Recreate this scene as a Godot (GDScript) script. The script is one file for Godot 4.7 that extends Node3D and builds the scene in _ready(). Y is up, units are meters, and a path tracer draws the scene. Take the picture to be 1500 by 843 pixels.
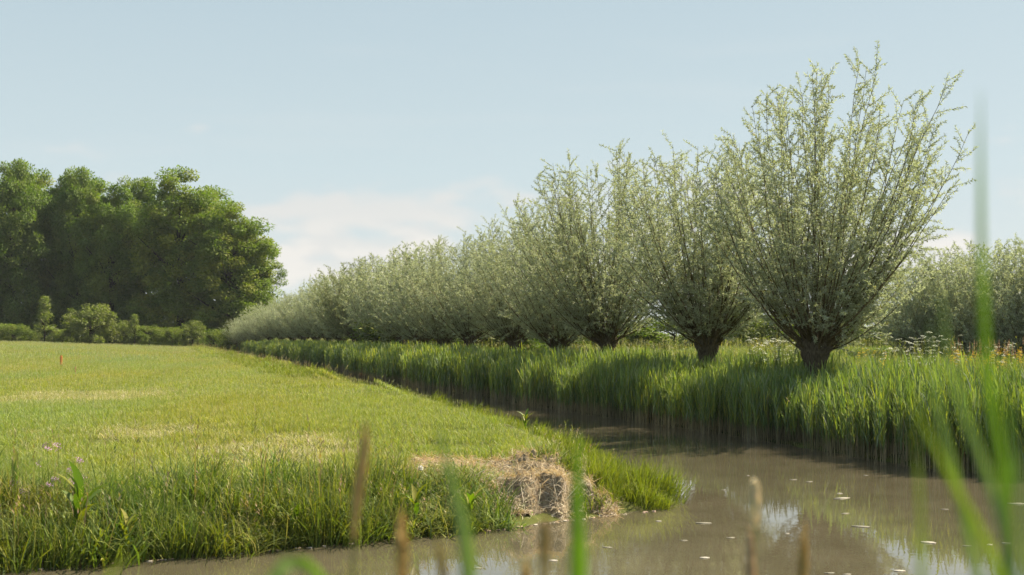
extends Node3D
# A ditch with a reed bed, a row of pollard willows, a mown field and a wood behind it.
# World: camera stands at x = 0, z = 0 and looks along -z; water level is y = 0.  d = -z (metres ahead).

const FPX := 1700.0      # focal length of the photograph in its own pixels (1500 wide)
const EYE := 2.4
const HORIZON := 492.0

var used := {}
var to_sun := Vector3.UP
var M := {}
var noise := FastNoiseLite.new()
var noise2 := FastNoiseLite.new()

# ------------------------------------------------------------------ mesh builder
class MB:
	var v := PackedVector3Array()
	var n := PackedVector3Array()
	var c := PackedColorArray()
	var ix := PackedInt32Array()
	func leaf(p: Vector3, dir: Vector3, side: Vector3, length: float, width: float, col: Color) -> void:
		# a lozenge leaf, widest below its middle
		var k := v.size()
		var nn := side.cross(dir)
		var w := side * (width * 0.5)
		var m := p + dir * (length * 0.42) + nn * (length * 0.07)
		v.append(p); v.append(m + w); v.append(p + dir * length); v.append(m - w)
		for i in 4:
			n.append(nn); c.append(col)
		ix.append_array(PackedInt32Array([k, k + 2, k + 1, k, k + 3, k + 2]))
	func blade(p: Vector3, dir: Vector3, side: Vector3, bend: Vector3, length: float, width: float, col: Color) -> void:
		# a grass blade of three segments that bends over
		var k := v.size()
		var a := p + dir * (length * 0.45) + bend * (length * 0.12)
		var b := p + dir * (length * 0.78) + bend * (length * 0.38)
		var t := p + dir * (length * 0.96) + bend * (length * 0.72)
		var n0 := side.cross(dir).normalized()
		var n1 := side.cross(b - a).normalized()
		var n2 := side.cross(t - b).normalized()
		v.append(p - side * (width * 0.4)); v.append(p + side * (width * 0.4))
		v.append(a - side * (width * 0.5)); v.append(a + side * (width * 0.5))
		v.append(b - side * (width * 0.36)); v.append(b + side * (width * 0.36)); v.append(t)
		var s0 := n0.lerp(n1, 0.5).normalized()
		n.append((n0 - side * 0.35).normalized()); n.append((n0 + side * 0.35).normalized()); n.append((s0 - side * 0.35).normalized()); n.append((s0 + side * 0.35).normalized())
		n.append((n1 - side * 0.3).normalized()); n.append((n1 + side * 0.3).normalized()); n.append(n2)
		for i in 7:
			c.append(col)
		ix.append_array(PackedInt32Array([k, k + 2, k + 1, k + 1, k + 2, k + 3, k + 2, k + 4, k + 3, k + 3, k + 4, k + 5, k + 4, k + 6, k + 5]))
	func tube(pts: PackedVector3Array, rad: PackedFloat32Array, sides: int, cols: PackedColorArray) -> void:
		var k := v.size()
		var count := pts.size()
		for i in count:
			var t := (pts[mini(i + 1, count - 1)] - pts[maxi(i - 1, 0)]).normalized()
			var ref := Vector3(0, 0, 1) if absf(t.z) < 0.8 else Vector3(1, 0, 0)
			var s := t.cross(ref).normalized()
			var u := s.cross(t)
			for j in sides:
				var ang := TAU * j / sides
				var o := s * cos(ang) + u * sin(ang)
				v.append(pts[i] + o * rad[i]); n.append(o); c.append(cols[mini(i, cols.size() - 1)])
		for i in count - 1:
			for j in sides:
				var a := k + i * sides + j
				var b := k + i * sides + (j + 1) % sides
				ix.append_array(PackedInt32Array([a, b, a + sides, b, b + sides, a + sides]))
	func mesh(mat: Material) -> ArrayMesh:
		var arr := []
		arr.resize(Mesh.ARRAY_MAX)
		arr[Mesh.ARRAY_VERTEX] = v
		arr[Mesh.ARRAY_NORMAL] = n
		arr[Mesh.ARRAY_COLOR] = c
		arr[Mesh.ARRAY_INDEX] = ix
		var m := ArrayMesh.new()
		m.add_surface_from_arrays(Mesh.PRIMITIVE_TRIANGLES, arr)
		m.surface_set_material(0, mat)
		return m

# ------------------------------------------------------------------ naming helpers
func numbered(called: String) -> String:
	if not used.has(called):
		used[called] = 0
		return called
	used[called] += 1
	return "%s_%03d" % [called, used[called]]

func tag(o: Node, label := "", category := "", group := "", kind := "") -> void:
	if label: o.set_meta("label", label)
	if category: o.set_meta("category", category)
	if group: o.set_meta("group", group)
	if kind: o.set_meta("kind", kind)

func thing(called: String, at: Vector3, label := "", category := "", group := "") -> Node3D:
	var o := Node3D.new()
	o.name = numbered(called)
	add_child(o)
	o.position = at
	tag(o, label, category, group)
	return o

func part(called: String, mesh: Mesh, parent: Node) -> MeshInstance3D:
	var o := MeshInstance3D.new()
	o.name = called if parent != self else numbered(called)
	o.mesh = mesh
	parent.add_child(o, true)
	return o

# ------------------------------------------------------------------ photograph helpers
func pix(px: float, py: float, d: float) -> Vector3:
	return Vector3((px - 750.0) / FPX * d, EYE + (HORIZON - py) / FPX * d, -d)

func hit(px: float, py: float) -> Vector3:
	# where the sight line of a photo pixel meets the ground or the water
	var d := 3.0
	while d < 400.0:
		var p := pix(px, py, d)
		if p.y <= maxf(ground(p.x, d), 0.0):
			return Vector3(p.x, maxf(ground(p.x, d), 0.0), -d)
		d *= 1.004
	return pix(px, py, 200.0)

# ------------------------------------------------------------------ terrain
# waterlines as (x, d); the water lies between them
var left_bank := PackedVector2Array([Vector2(-60, 8.0), Vector2(-30, 9.2), Vector2(-9, 11.0), Vector2(-5.25, 11.9), Vector2(-4.0, 12.4), Vector2(-2.7, 13.05), Vector2(-1.53, 13.7), Vector2(-0.1, 14.5), Vector2(0.9, 15.3), Vector2(1.95, 16.0), Vector2(2.3, 16.9), Vector2(2.05, 18.3), Vector2(1.55, 20), Vector2(0.55, 24), Vector2(-0.3, 27), Vector2(-2.1, 33), Vector2(-5.4, 43), Vector2(-9.2, 54), Vector2(-13.3, 67), Vector2(-19, 85), Vector2(-27, 110), Vector2(-38, 145), Vector2(-46, 168)])
var right_bank := PackedVector2Array([Vector2(-43, 170), Vector2(-34, 148), Vector2(-23, 115), Vector2(-15.2, 90), Vector2(-9.9, 73), Vector2(-5.2, 57), Vector2(-1.4, 46), Vector2(2.1, 36), Vector2(3.3, 33.3), Vector2(4.9, 29.4), Vector2(6.3, 24.8), Vector2(7.4, 21.2), Vector2(8.8, 19.9), Vector2(12, 18.4), Vector2(20, 17), Vector2(60, 15)])
var near_bank := PackedVector2Array([Vector2(60, 5.5), Vector2(20, 4.6), Vector2(6, 4.0), Vector2(0, 3.7), Vector2(-6, 3.4), Vector2(-20, 3.0), Vector2(-60, 2.5)])
var poly := PackedVector2Array()
var seg_side := PackedInt32Array()

func make_poly() -> void:
	for i in left_bank.size():
		poly.append(left_bank[i]); seg_side.append(0)
	for i in right_bank.size():
		poly.append(right_bank[i]); seg_side.append(1)
	for i in near_bank.size():
		poly.append(near_bank[i]); seg_side.append(2)
	seg_side[seg_side.size() - 1] = 0

func shore(x: float, d: float) -> Vector2:
	# (distance from the waterline, positive on land; side 0 field, 1 willow bank, 2 camera bank)
	var p := Vector2(x, d)
	var best := 1e12
	var side := 0
	var inside := false
	var count := poly.size()
	for i in count:
		var a := poly[i]
		var b := poly[(i + 1) % count]
		var ab := b - a
		var t := clampf((p - a).dot(ab) / ab.length_squared(), 0.0, 1.0)
		var q := (a + ab * t).distance_squared_to(p)
		if q < best:
			best = q
			side = seg_side[i]
		if (a.y > d) != (b.y > d) and x < (b.x - a.x) * (d - a.y) / (b.y - a.y) + a.x:
			inside = not inside
	return Vector2(-sqrt(best) if inside else sqrt(best), side)

func ss(a: float, b: float, x: float) -> float:
	var t := clampf((x - a) / (b - a), 0.0, 1.0)
	return t * t * (3.0 - 2.0 * t)

func ground_from(s: Vector2, x: float, d: float) -> float:
	var r := s.x
	if r <= 0.0:
		return maxf(-0.9, r * 0.55 - 0.04)
	var bump := noise.get_noise_2d(x * 3.0, d * 3.0) * 0.06 * minf(1.0, r)
	if s.y == 0.0:
		return 0.02 + (0.5 + 0.14 * ss(18.5, 23.0, d)) * ss(0.0, lerpf(2.1, 0.9, ss(17.0, 21.0, d)), r) + 1.0 * ss(3.0, 120.0, d - 12.0) * minf(1.0, r / 30.0) + bump
	if s.y == 1.0:
		return 0.02 + 0.55 * ss(0.0, 2.6, r) + 0.45 * ss(10.0, 45.0, r) + bump
	return 0.02 + 0.85 * ss(0.0, 2.4, r) + bump

func ground(x: float, d: float) -> float:
	return ground_from(shore(x, d), x, d)

func stretch(lo: float, hi: float, mid_lo: float, mid_hi: float, step: float, grow: float) -> PackedFloat32Array:
	var out := PackedFloat32Array()
	var a := mid_lo
	var st := step
	var low := []
	while a > lo:
		st *= grow
		a -= st
		low.push_front(a)
	out.append_array(PackedFloat32Array(low))
	a = mid_lo
	while a < mid_hi:
		out.append(a)
		a += step
	st = step
	while a < hi:
		out.append(a)
		st *= grow
		a += st
	out.append(a)
	return out

func make_ground() -> void:
	var xs := stretch(-3000.0, 3000.0, -10.0, 12.0, 0.3, 1.07)
	var ds := stretch(-3000.0, 4000.0, 2.0, 24.0, 0.3, 1.06)
	var st := SurfaceTool.new()
	st.begin(Mesh.PRIMITIVE_TRIANGLES)
	st.set_smooth_group(0)
	for d in ds:
		for x in xs:
			st.add_vertex(Vector3(x, ground(x, d), -d))
	var w := xs.size()
	for j in ds.size() - 1:
		for i in w - 1:
			var a := j * w + i
			for k in [a, a + w, a + 1, a + 1, a + w, a + w + 1]:
				st.add_index(k)
	st.generate_normals()
	st.set_material(M.earth)
	var g := part("ground", st.commit(), self)
	tag(g, "grassy field, ditch bed and meadow ground", "", "", "structure")

# ------------------------------------------------------------------ materials
func lin(r: float, g: float, b: float) -> Color:
	return Color(r, g, b).linear_to_srgb()

func noise_tex(freq: float, seed_: int, ramp: Gradient, normal := 0.0, size := 512, octaves := 5) -> NoiseTexture2D:
	var f := FastNoiseLite.new()
	f.noise_type = FastNoiseLite.TYPE_SIMPLEX_SMOOTH
	f.frequency = freq
	f.seed = seed_
	f.fractal_octaves = octaves
	var t := NoiseTexture2D.new()
	t.width = size
	t.height = size
	t.seamless = true
	t.noise = f
	if normal > 0.0:
		t.as_normal_map = true
		t.bump_strength = normal
	elif ramp:
		t.color_ramp = ramp
	return t

func ramp(cols: Array) -> Gradient:
	var g := Gradient.new()
	g.offsets = PackedFloat32Array([])
	var o := PackedFloat32Array()
	var cc := PackedColorArray()
	for i in cols.size():
		o.append(float(i) / (cols.size() - 1))
		cc.append(cols[i])
	g.offsets = o
	g.colors = cc
	return g

func leafy(back: Color, rough: float, spec := 0.4) -> StandardMaterial3D:
	var m := StandardMaterial3D.new()
	m.vertex_color_use_as_albedo = true
	m.albedo_color = Color.WHITE
	m.roughness = rough
	m.metallic_specular = spec
	m.cull_mode = BaseMaterial3D.CULL_DISABLED
	if back.r + back.g + back.b > 0.0:
		m.backlight_enabled = true
		m.backlight = back
	return m

func make_materials() -> void:
	var e := StandardMaterial3D.new()
	e.albedo_texture = noise_tex(0.012, 3, ramp([lin(0.05, 0.045, 0.022), lin(0.075, 0.085, 0.025), lin(0.10, 0.11, 0.035)]))
	e.uv1_triplanar = true
	e.uv1_world_triplanar = true
	e.uv1_scale = Vector3.ONE * 0.35
	e.roughness = 1.0
	e.metallic_specular = 0.1
	M.earth = e
	M.grass = leafy(Color(0.86, 0.9, 0.42), 0.65, 0.3)
	M.reed = leafy(Color(0.86, 0.9, 0.4), 0.62, 0.3)
	M.willow = leafy(Color(0.86, 0.9, 0.68), 0.6, 0.3)
	M.oak = leafy(Color(0.86, 0.96, 0.34), 0.6, 0.3)
	M.near = leafy(Color(0.85, 0.95, 0.4), 0.5, 0.4)
	M.dry = leafy(Color(0.75, 0.68, 0.52), 0.8, 0.2)
	M.petal = leafy(Color(0.5, 0.5, 0.5), 0.8, 0.2)
	var b := StandardMaterial3D.new()
	b.vertex_color_use_as_albedo = true
	b.albedo_texture = noise_tex(0.02, 8, ramp([Color(0.45, 0.42, 0.38), Color(0.8, 0.78, 0.74), Color(1, 1, 1)]))
	b.normal_enabled = true
	b.normal_texture = noise_tex(0.03, 9, null, 14.0)
	b.uv1_triplanar = true
	b.uv1_scale = Vector3(2.2, 0.55, 2.2)
	b.roughness = 0.95
	b.metallic_specular = 0.2
	M.bark = b
	var s := StandardMaterial3D.new()
	s.albedo_texture = noise_tex(0.02, 12, ramp([lin(0.10, 0.08, 0.055), lin(0.18, 0.145, 0.10), lin(0.28, 0.23, 0.16)]))
	s.uv1_triplanar = true
	s.uv1_scale = Vector3.ONE * 1.6
	s.roughness = 1.0
	s.metallic_specular = 0.1
	M.mud = s
	var w := StandardMaterial3D.new()
	w.albedo_texture = noise_tex(0.006, 21, ramp([lin(0.066, 0.058, 0.037), lin(0.078, 0.069, 0.045), lin(0.088, 0.077, 0.051)]))
	w.roughness = 0.008
	w.metallic_specular = 0.55
	w.normal_enabled = true
	w.normal_texture = noise_tex(0.018, 22, null, 3.0, 1024, 3)
	w.normal_scale = 0.04
	w.uv1_triplanar = true
	w.uv1_world_triplanar = true
	w.uv1_scale = Vector3(0.3, 0.3, 0.3)
	M.water = w

# ------------------------------------------------------------------ sky
func make_sky() -> PanoramaSkyMaterial:
	var W := 2048
	var H := 1024
	var data := PackedFloat32Array()
	data.resize(W * H * 3)
	var cl := FastNoiseLite.new()
	cl.seed = 5
	cl.frequency = 1.0
	cl.fractal_octaves = 5
	var ci := FastNoiseLite.new()
	ci.seed = 11
	ci.frequency = 1.0
	ci.fractal_octaves = 4
	var cols := [[0.0, Vector3(0.250, 0.268, 0.265)], [3.0, Vector3(0.246, 0.272, 0.275)], [8.0, Vector3(0.216, 0.258, 0.273)], [16.0, Vector3(0.178, 0.224, 0.250)], [30.0, Vector3(0.165, 0.214, 0.245)], [60.0, Vector3(0.155, 0.205, 0.240)], [90.0, Vector3(0.150, 0.200, 0.237)]]
	for j in H:
		var el := (0.5 - (j + 0.5) / H) * 180.0
		var base := Vector3(0.12, 0.125, 0.09)
		if el >= 0.0:
			for k in cols.size() - 1:
				if el >= cols[k][0] and el <= cols[k + 1][0]:
					var c0: Vector3 = cols[k][1]
					var c1: Vector3 = cols[k + 1][1]
					base = c0.lerp(c1, (el - cols[k][0]) / (cols[k + 1][0] - cols[k][0]))
		var se := sin(deg_to_rad(el))
		var ce := cos(deg_to_rad(el))
		for i in W:
			var c := base
			var az := (i + 0.5) / W * TAU
			var cx := cos(az)
			var cz := sin(az)
			if el > 0.0 and el < 24.0:
				# low bank of cumulus, flattened
				var n1 := cl.get_noise_3d(cx * 5.0, cz * 5.0, el * 0.30)
				var n2 := cl.get_noise_3d(cx * 16.0, cz * 16.0, el * 0.9 + 40.0)
				var m := ss(0.02, 0.42, n1 * 0.9 + n2 * 0.32 + 0.30 - absf(el - 4.0) * 0.085 - maxf(0.0, el - 7.5) * 0.12)
				c = c.lerp(Vector3(0.286, 0.280, 0.270), m * 0.75)
				var hl := ss(0.1, 0.5, n2 + 0.25) * m * ss(6.5, 4.0, el)
				c = c.lerp(Vector3(0.335, 0.319, 0.298), hl * 0.6)
				# thin streaks
				var n3 := ci.get_noise_3d(cx * 2.2 + el * 0.05, cz * 2.2, el * 0.42)
				var wv := ss(0.12, 0.6, n3) * 0.10 * ss(24.0, 14.0, el)
				c = c.lerp(Vector3(0.275, 0.284, 0.284), wv)
			if el > 0.0:
				# hazy air is brighter towards the sun
				var ang := acos(clampf(Vector3(sin(az) * ce, se, -cos(az) * ce).dot(to_sun), -1.0, 1.0))
				c += Vector3(0.30, 0.285, 0.26) * exp(-ang / 0.30)
			var o := (j * W + i) * 3
			data[o] = c.x; data[o + 1] = c.y; data[o + 2] = c.z
	var im := Image.create_from_data(W, H, false, Image.FORMAT_RGBF, data.to_byte_array())
	var p := PanoramaSkyMaterial.new()
	p.panorama = ImageTexture.create_from_image(im)
	return p

# ------------------------------------------------------------------ grass patches
func pick(rng: RandomNumberGenerator, pal: Array) -> Color:
	var c: Color = pal[rng.randi() % pal.size()]
	var k := rng.randf_range(0.8, 1.2)
	return Color(c.r * k * rng.randf_range(0.93, 1.07), c.g * k, c.b * k * rng.randf_range(0.9, 1.1))

func grass_patch(rng: RandomNumberGenerator, size: float, count: int, h0: float, h1: float, width: float, lean: float, pal: Array, mat: Material, stalks := 0, stalk_pal: Array = []) -> ArrayMesh:
	var b := MB.new()
	for i in count:
		# blades stand in small tufts
		var a := rng.randf() * TAU
		var r := sqrt(rng.randf()) * size * 0.5
		var p := Vector3(cos(a) * r, -0.02, sin(a) * r)
		var az := rng.randf() * TAU
		var out := Vector3(cos(az), 0, sin(az))
		var tilt := rng.randf() * lean
		var dir := (Vector3.UP + out * tilt).normalized()
		var sa := az + PI / 2 + rng.randf_range(-0.7, 0.7)
		var side := Vector3(cos(sa), 0, sin(sa))
		b.blade(p, dir, side, (out * 0.9 + Vector3.DOWN * 0.35) * rng.randf_range(0.1, 1.0), rng.randf_range(h0, h1), width * rng.randf_range(0.6, 1.25), pick(rng, pal))
	for i in stalks:
		var a := rng.randf() * TAU
		var r := sqrt(rng.randf()) * size * 0.5
		var p := Vector3(cos(a) * r, 0, sin(a) * r)
		var az := rng.randf() * TAU
		var dir := (Vector3.UP + Vector3(cos(az), 0, sin(az)) * rng.randf() * 0.25).normalized()
		var h := rng.randf_range(h1, h1 * 1.5)
		var side := Vector3(cos(az + 1.5), 0, sin(az + 1.5))
		var col := pick(rng, stalk_pal)
		b.blade(p, dir, side, Vector3(cos(az), 0, sin(az)) * 0.15, h, width * 0.45, col)
		for k in 5:
			var q := p + dir * (h * (0.78 + 0.05 * k))
			var an := rng.randf() * TAU
			var o := Vector3(cos(an), 1.2, sin(an)).normalized()
			b.leaf(q, o, o.cross(Vector3.UP).normalized(), h * 0.09, width * 0.9, col)
	return b.mesh(mat)

func reed_patch(rng: RandomNumberGenerator, size: float, stems: int, h0: float, h1: float, wide: float) -> ArrayMesh:
	var b := MB.new()
	var greens := [Color(0.18, 0.245, 0.085), Color(0.225, 0.28, 0.09), Color(0.15, 0.21, 0.10), Color(0.30, 0.32, 0.08), Color(0.24, 0.285, 0.18)]
	var browns := [Color(0.42, 0.33, 0.215), Color(0.34, 0.26, 0.165), Color(0.50, 0.42, 0.29)]
	for i in stems:
		var a := rng.randf() * TAU
		var r := sqrt(rng.randf()) * size * 0.5
		var p := Vector3(cos(a) * r, -0.25, sin(a) * r)
		var h := rng.randf_range(h0, h1)
		var az := rng.randf() * TAU
		var ln := Vector3(cos(az), 0, sin(az)) * rng.randf_range(0.0, 0.08)
		var br := pick(rng, browns)
		var gr := pick(rng, greens)
		var dead := rng.randf() < 0.2
		if dead:
			gr = pick(rng, browns) * 1.3
			h *= rng.randf_range(0.45, 0.95)
		var pts := PackedVector3Array([p, p + Vector3.UP * (h * 0.30) + ln * h * 0.2, p + Vector3.UP * (h * 0.42) + ln * h * 0.32, p + Vector3.UP * h * 0.9 + ln * h])
		b.tube(pts, PackedFloat32Array([wide * 0.5, wide * 0.45, wide * 0.42, wide * 0.2]), 3, PackedColorArray([br, br.lerp(gr, 0.15), gr, gr]))
		if dead:
			continue
		var leaves := rng.randi_range(7, 10)
		for k in leaves:
			var t := lerpf(0.40, 0.95, (k + rng.randf()) / leaves)
			var q := p + Vector3.UP * (h * t) + ln * h * t
			var an := rng.randf() * TAU
			var out := Vector3(cos(an), 0, sin(an))
			var dir := (Vector3.UP * rng.randf_range(2.6, 8.0) + out).normalized()
			var L := rng.randf_range(0.28, 0.52) * (1.0 if t > 0.5 else 0.75)
			b.blade(q, dir, out.cross(Vector3.UP).normalized(), (out + Vector3.DOWN * rng.randf_range(0.0, 0.8)) * rng.randf_range(0.03, 0.35), L, wide * rng.randf_range(1.5, 3.0), pick(rng, greens))
	return b.mesh(M.reed)

func scatter(called: String, meshes: Array, spots: Array, parent: Node) -> void:
	# spots: [Transform3D, Color, variant]
	for k in meshes.size():
		var mine := []
		for s in spots:
			if s[2] == k:
				mine.append(s)
		if mine.is_empty():
			continue
		var mm := MultiMesh.new()
		mm.transform_format = MultiMesh.TRANSFORM_3D
		mm.use_colors = true
		mm.mesh = meshes[k]
		mm.instance_count = mine.size()
		for i in mine.size():
			mm.set_instance_transform(i, mine[i][0])
			mm.set_instance_color(i, mine[i][1])
		var o := MultiMeshInstance3D.new()
		o.name = called
		o.multimesh = mm
		o.set_meta("kind", "stuff")
		parent.add_child(o, true)

func stuff(called: String, label: String, category: String) -> Node3D:
	var o := thing(called, Vector3.ZERO, label, category)
	o.set_meta("kind", "stuff")
	return o

func in_view(x: float, d: float, margin := 1.6) -> bool:
	return d > 2.0 and absf(x) < d * 0.4412 + margin

func lay(rng: RandomNumberGenerator, d0: float, d1: float, step: float, variants: int, scale0: float, scale1: float, test: Callable) -> Array:
	# jittered grid of upright patches wherever test(x, d, shore) gives a colour (alpha > 0)
	var out := []
	var d := d0
	while d < d1:
		var x := -(d * 0.4412 + 1.6)
		while x < d * 0.4412 + 1.6:
			var px := x + rng.randf_range(-0.5, 0.5) * step
			var pd := d + rng.randf_range(-0.5, 0.5) * step
			var s := shore(px, pd)
			var col: Color = test.call(px, pd, s)
			if col.a > 0.0:
				var k := rng.randf_range(scale0, scale1)
				var h := ground_from(s, px, pd)
				var bs := Basis(Vector3.UP, rng.randf() * TAU).scaled(Vector3(k, k * rng.randf_range(0.85, 1.15), k))
				# lean with the slope
				var e := 0.4
				var gx := ground(px + e, pd) - h
				var gd := ground(px, pd + e) - h
				if s.x < 3.5:
					var nn := Vector3(-gx / e, 1, gd / e).normalized().lerp(Vector3.UP, 0.25).normalized()
					bs = Basis(Quaternion(Vector3.UP, nn)) * bs
				out.append([Transform3D(bs, Vector3(px, h, -pd)), Color(col.r, col.g, col.b, 1.0), rng.randi() % variants])
			x += step
		d += step
	return out

# ------------------------------------------------------------------ trees
func make_trunk(rng: RandomNumberGenerator, h: float, r: float, col: Color) -> ArrayMesh:
	# gnarled pollard trunk: ridged bark, flared foot, swollen knobbly head
	var b := MB.new()
	var rings := 22
	var sides := 40
	var f := FastNoiseLite.new()
	f.seed = rng.randi()
	f.frequency = 1.0
	for i in rings + 1:
		var t := float(i) / rings
		var y := h * t
		var base := r * (1.25 - 0.35 * ss(0.0, 0.35, t) + 0.42 * ss(0.6, 0.92, t) * (1.0 - 0.55 * ss(0.88, 1.0, t)))
		if i == rings:
			base = r * 0.35
			y = h * 1.05
		for j in sides:
			var a := TAU * j / sides
			var nn := f.get_noise_3d(cos(a) * 2.4, t * 1.3, sin(a) * 2.4) * 0.28 + f.get_noise_3d(cos(a) * 7.0, t * 2.6, sin(a) * 7.0) * 0.34
			nn += f.get_noise_3d(cos(a) * 3.5, t * 7.0, sin(a) * 3.5) * 0.4 * ss(0.6, 0.9, t)
			var rr := base * (1.0 + nn)
			b.v.append(Vector3(cos(a) * rr + sin(t * 2.0) * 0.06, y, sin(a) * rr))
			b.n.append(Vector3(cos(a), 0, sin(a)))
			b.c.append(col)
	for i in rings:
		for j in sides:
			var p := i * sides + j
			var q := i * sides + (j + 1) % sides
			b.ix.append_array(PackedInt32Array([p, q, p + sides, q, q + sides, p + sides]))
	var st := SurfaceTool.new()
	st.create_from_arrays([b.v, null, null, b.c, null, null, null, null, null, null, null, null, b.ix])
	st.generate_normals()
	st.set_material(M.bark)
	return st.commit()

func make_willow(rng: RandomNumberGenerator, shoots: int, reach: float, lift: float, leaf_scale: float, silver: float) -> Array:
	# [branches mesh, crown mesh]; origin at the pollard head
	var wood := MB.new()
	var crown := MB.new()
	var green := Color(0.25, 0.274, 0.165)
	var pale := Color(0.515, 0.54, 0.445)
	for i in shoots:
		var az := i * 2.39996 + rng.randf() * 0.6
		var inner := i % 3 == 2                     # shorter shoots fill the inside of the crown
		var inc := deg_to_rad(lerpf(2.0, 68.0, pow(rng.randf(), 0.78)))
		if i % 6 == 5:
			inc = deg_to_rad(rng.randf_range(54.0, 76.0))
			inner = rng.randf() < 0.7
		var outv := Vector3(cos(az), 0, sin(az))
		var dir := (Vector3.UP * cos(inc) + outv * sin(inc)).normalized()
		var L := lerpf(lift, reach, pow(minf(inc / deg_to_rad(64.0), 1.0), 1.7)) * (rng.randf_range(0.88, 1.02) if not inner else rng.randf_range(0.45, 0.8))
		var p := outv * rng.randf_range(0.1, 0.34) + Vector3.UP * rng.randf_range(-0.3, 0.06)
		var pts := PackedVector3Array([p])
		var rad := PackedFloat32Array()
		var segs := 10
		var r0 := rng.randf_range(0.016, 0.034)
		var up := rng.randf_range(0.03, 0.08) + 0.045 * inc
		for k in segs:
			dir = (dir + Vector3.UP * up * (1.0 if inc < 1.1 else 0.75) + Vector3(rng.randf_range(-1, 1), rng.randf_range(-0.5, 0.5), rng.randf_range(-1, 1)) * 0.11).normalized()
			p += dir * L / segs
			pts.append(p)
		for k in segs + 1:
			rad.append(lerpf(r0, 0.004, pow(float(k) / segs, 0.7)))
		var bc := Color(0.17, 0.14, 0.085) * rng.randf_range(0.8, 1.4)
		wood.tube(pts, rad, 5, PackedColorArray([bc]))
		# twigs with leaves
		var s := L * rng.randf_range(0.08, 0.26)
		var tone := rng.randf()
		while s < L * 1.0:
			var u := s / L * segs
			var k := mini(int(u), segs - 1)
			var q := pts[k].lerp(pts[k + 1], u - k)
			var sd := (pts[k + 1] - pts[k]).normalized()
			var ra := rng.randf() * TAU
			var lat := Vector3(cos(ra), rng.randf_range(-0.5, 0.5), sin(ra)).normalized()
			var td := (sd * rng.randf_range(0.4, 1.5) + lat).normalized()
			var TL := rng.randf_range(0.3, 0.95) * (1.0 - 0.3 * s / L)
			var e := q + td * TL + Vector3.DOWN * rng.randf_range(-0.1, 0.3) * TL
			wood.tube(PackedVector3Array([q, e]), PackedFloat32Array([0.005, 0.002]), 3, PackedColorArray([bc]))
			var nl := int(TL / 0.0135 / leaf_scale) + 7
			var light := rng.randf()
			for m in nl:
				var lt := (m + rng.randf()) / nl
				var lp := q.lerp(e, lt)
				var ld := (td * 0.7 + Vector3(rng.randf_range(-1, 1), rng.randf_range(-1.0, 0.7), rng.randf_range(-1, 1))).normalized()
				var lsd := ld.cross(Vector3(rng.randf_range(-1, 1), rng.randf_range(-0.3, 1), rng.randf_range(-1, 1))).normalized()
				var mixv := clampf(silver + rng.randf_range(-0.4, 0.4) + (light - 0.5) * 0.35 + (tone - 0.5) * 0.3, 0.0, 1.0)
				var col := green.lerp(pale, mixv)
				if rng.randf() < 0.02:
					col = Color(0.32, 0.27, 0.06)
				crown.leaf(lp, ld, lsd, rng.randf_range(0.06, 0.10) * leaf_scale, rng.randf_range(0.015, 0.023) * leaf_scale, col)
			s += 0.145 * sqrt(leaf_scale) * rng.randf_range(0.6, 1.4)
	return [wood.mesh(M.bark), crown.mesh(M.willow)]

func make_crown(rng: RandomNumberGenerator, size: Vector3, clumps: int, per: int, clump_r: float, leaf: float, pal: Array, low := -0.9) -> ArrayMesh:
	# broadleaf crown: clumps of leaf sprays over an uneven ellipsoid; origin at the crown's centre
	var b := MB.new()
	for i in clumps:
		var y := lerpf(1.0, low, (i + rng.randf()) / clumps)
		var az := rng.randf() * TAU
		var hr := sqrt(maxf(0.0, 1.0 - y * y))
		var fill := minf(pow(rng.randf(), 0.33) * rng.randf_range(0.75, 1.08), 1.0 if y < 0.5 else 0.93)
		if y < 0.0:
			hr = lerpf(hr, 0.92, 0.75)
		var ctr := Vector3(cos(az) * hr * maxf(fill, 0.45), y * (maxf(fill, 0.45) if y > 0.0 else 1.0), sin(az) * hr * maxf(fill, 0.45)) * size
		var cr := clump_r * rng.randf_range(0.6, 1.4)
		var tint: Color = pal[rng.randi() % pal.size()]
		var flat := rng.randf_range(0.5, 0.8)
		for k in per:
			var o := Vector3(rng.randfn(), rng.randfn(), rng.randfn()).normalized()
			var rr := pow(rng.randf(), 0.4)
			var p := ctr + o * Vector3(1, flat, 1) * (cr * rr)
			var ld := (o * 0.7 + Vector3(rng.randf_range(-1, 1), rng.randf_range(-0.8, 0.4), rng.randf_range(-1, 1))).normalized()
			var sd := ld.cross((o + Vector3.UP * 0.8 + Vector3(rng.randf_range(-1, 1), 0, rng.randf_range(-1, 1)) * 0.7).normalized()).normalized()
			var kk := rng.randf_range(0.75, 1.3)
			b.leaf(p, ld, sd, leaf * rng.randf_range(0.7, 1.4), leaf * rng.randf_range(0.4, 0.75), Color(tint.r * kk, tint.g * kk, tint.b * kk))
	return b.mesh(M.oak)

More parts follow.
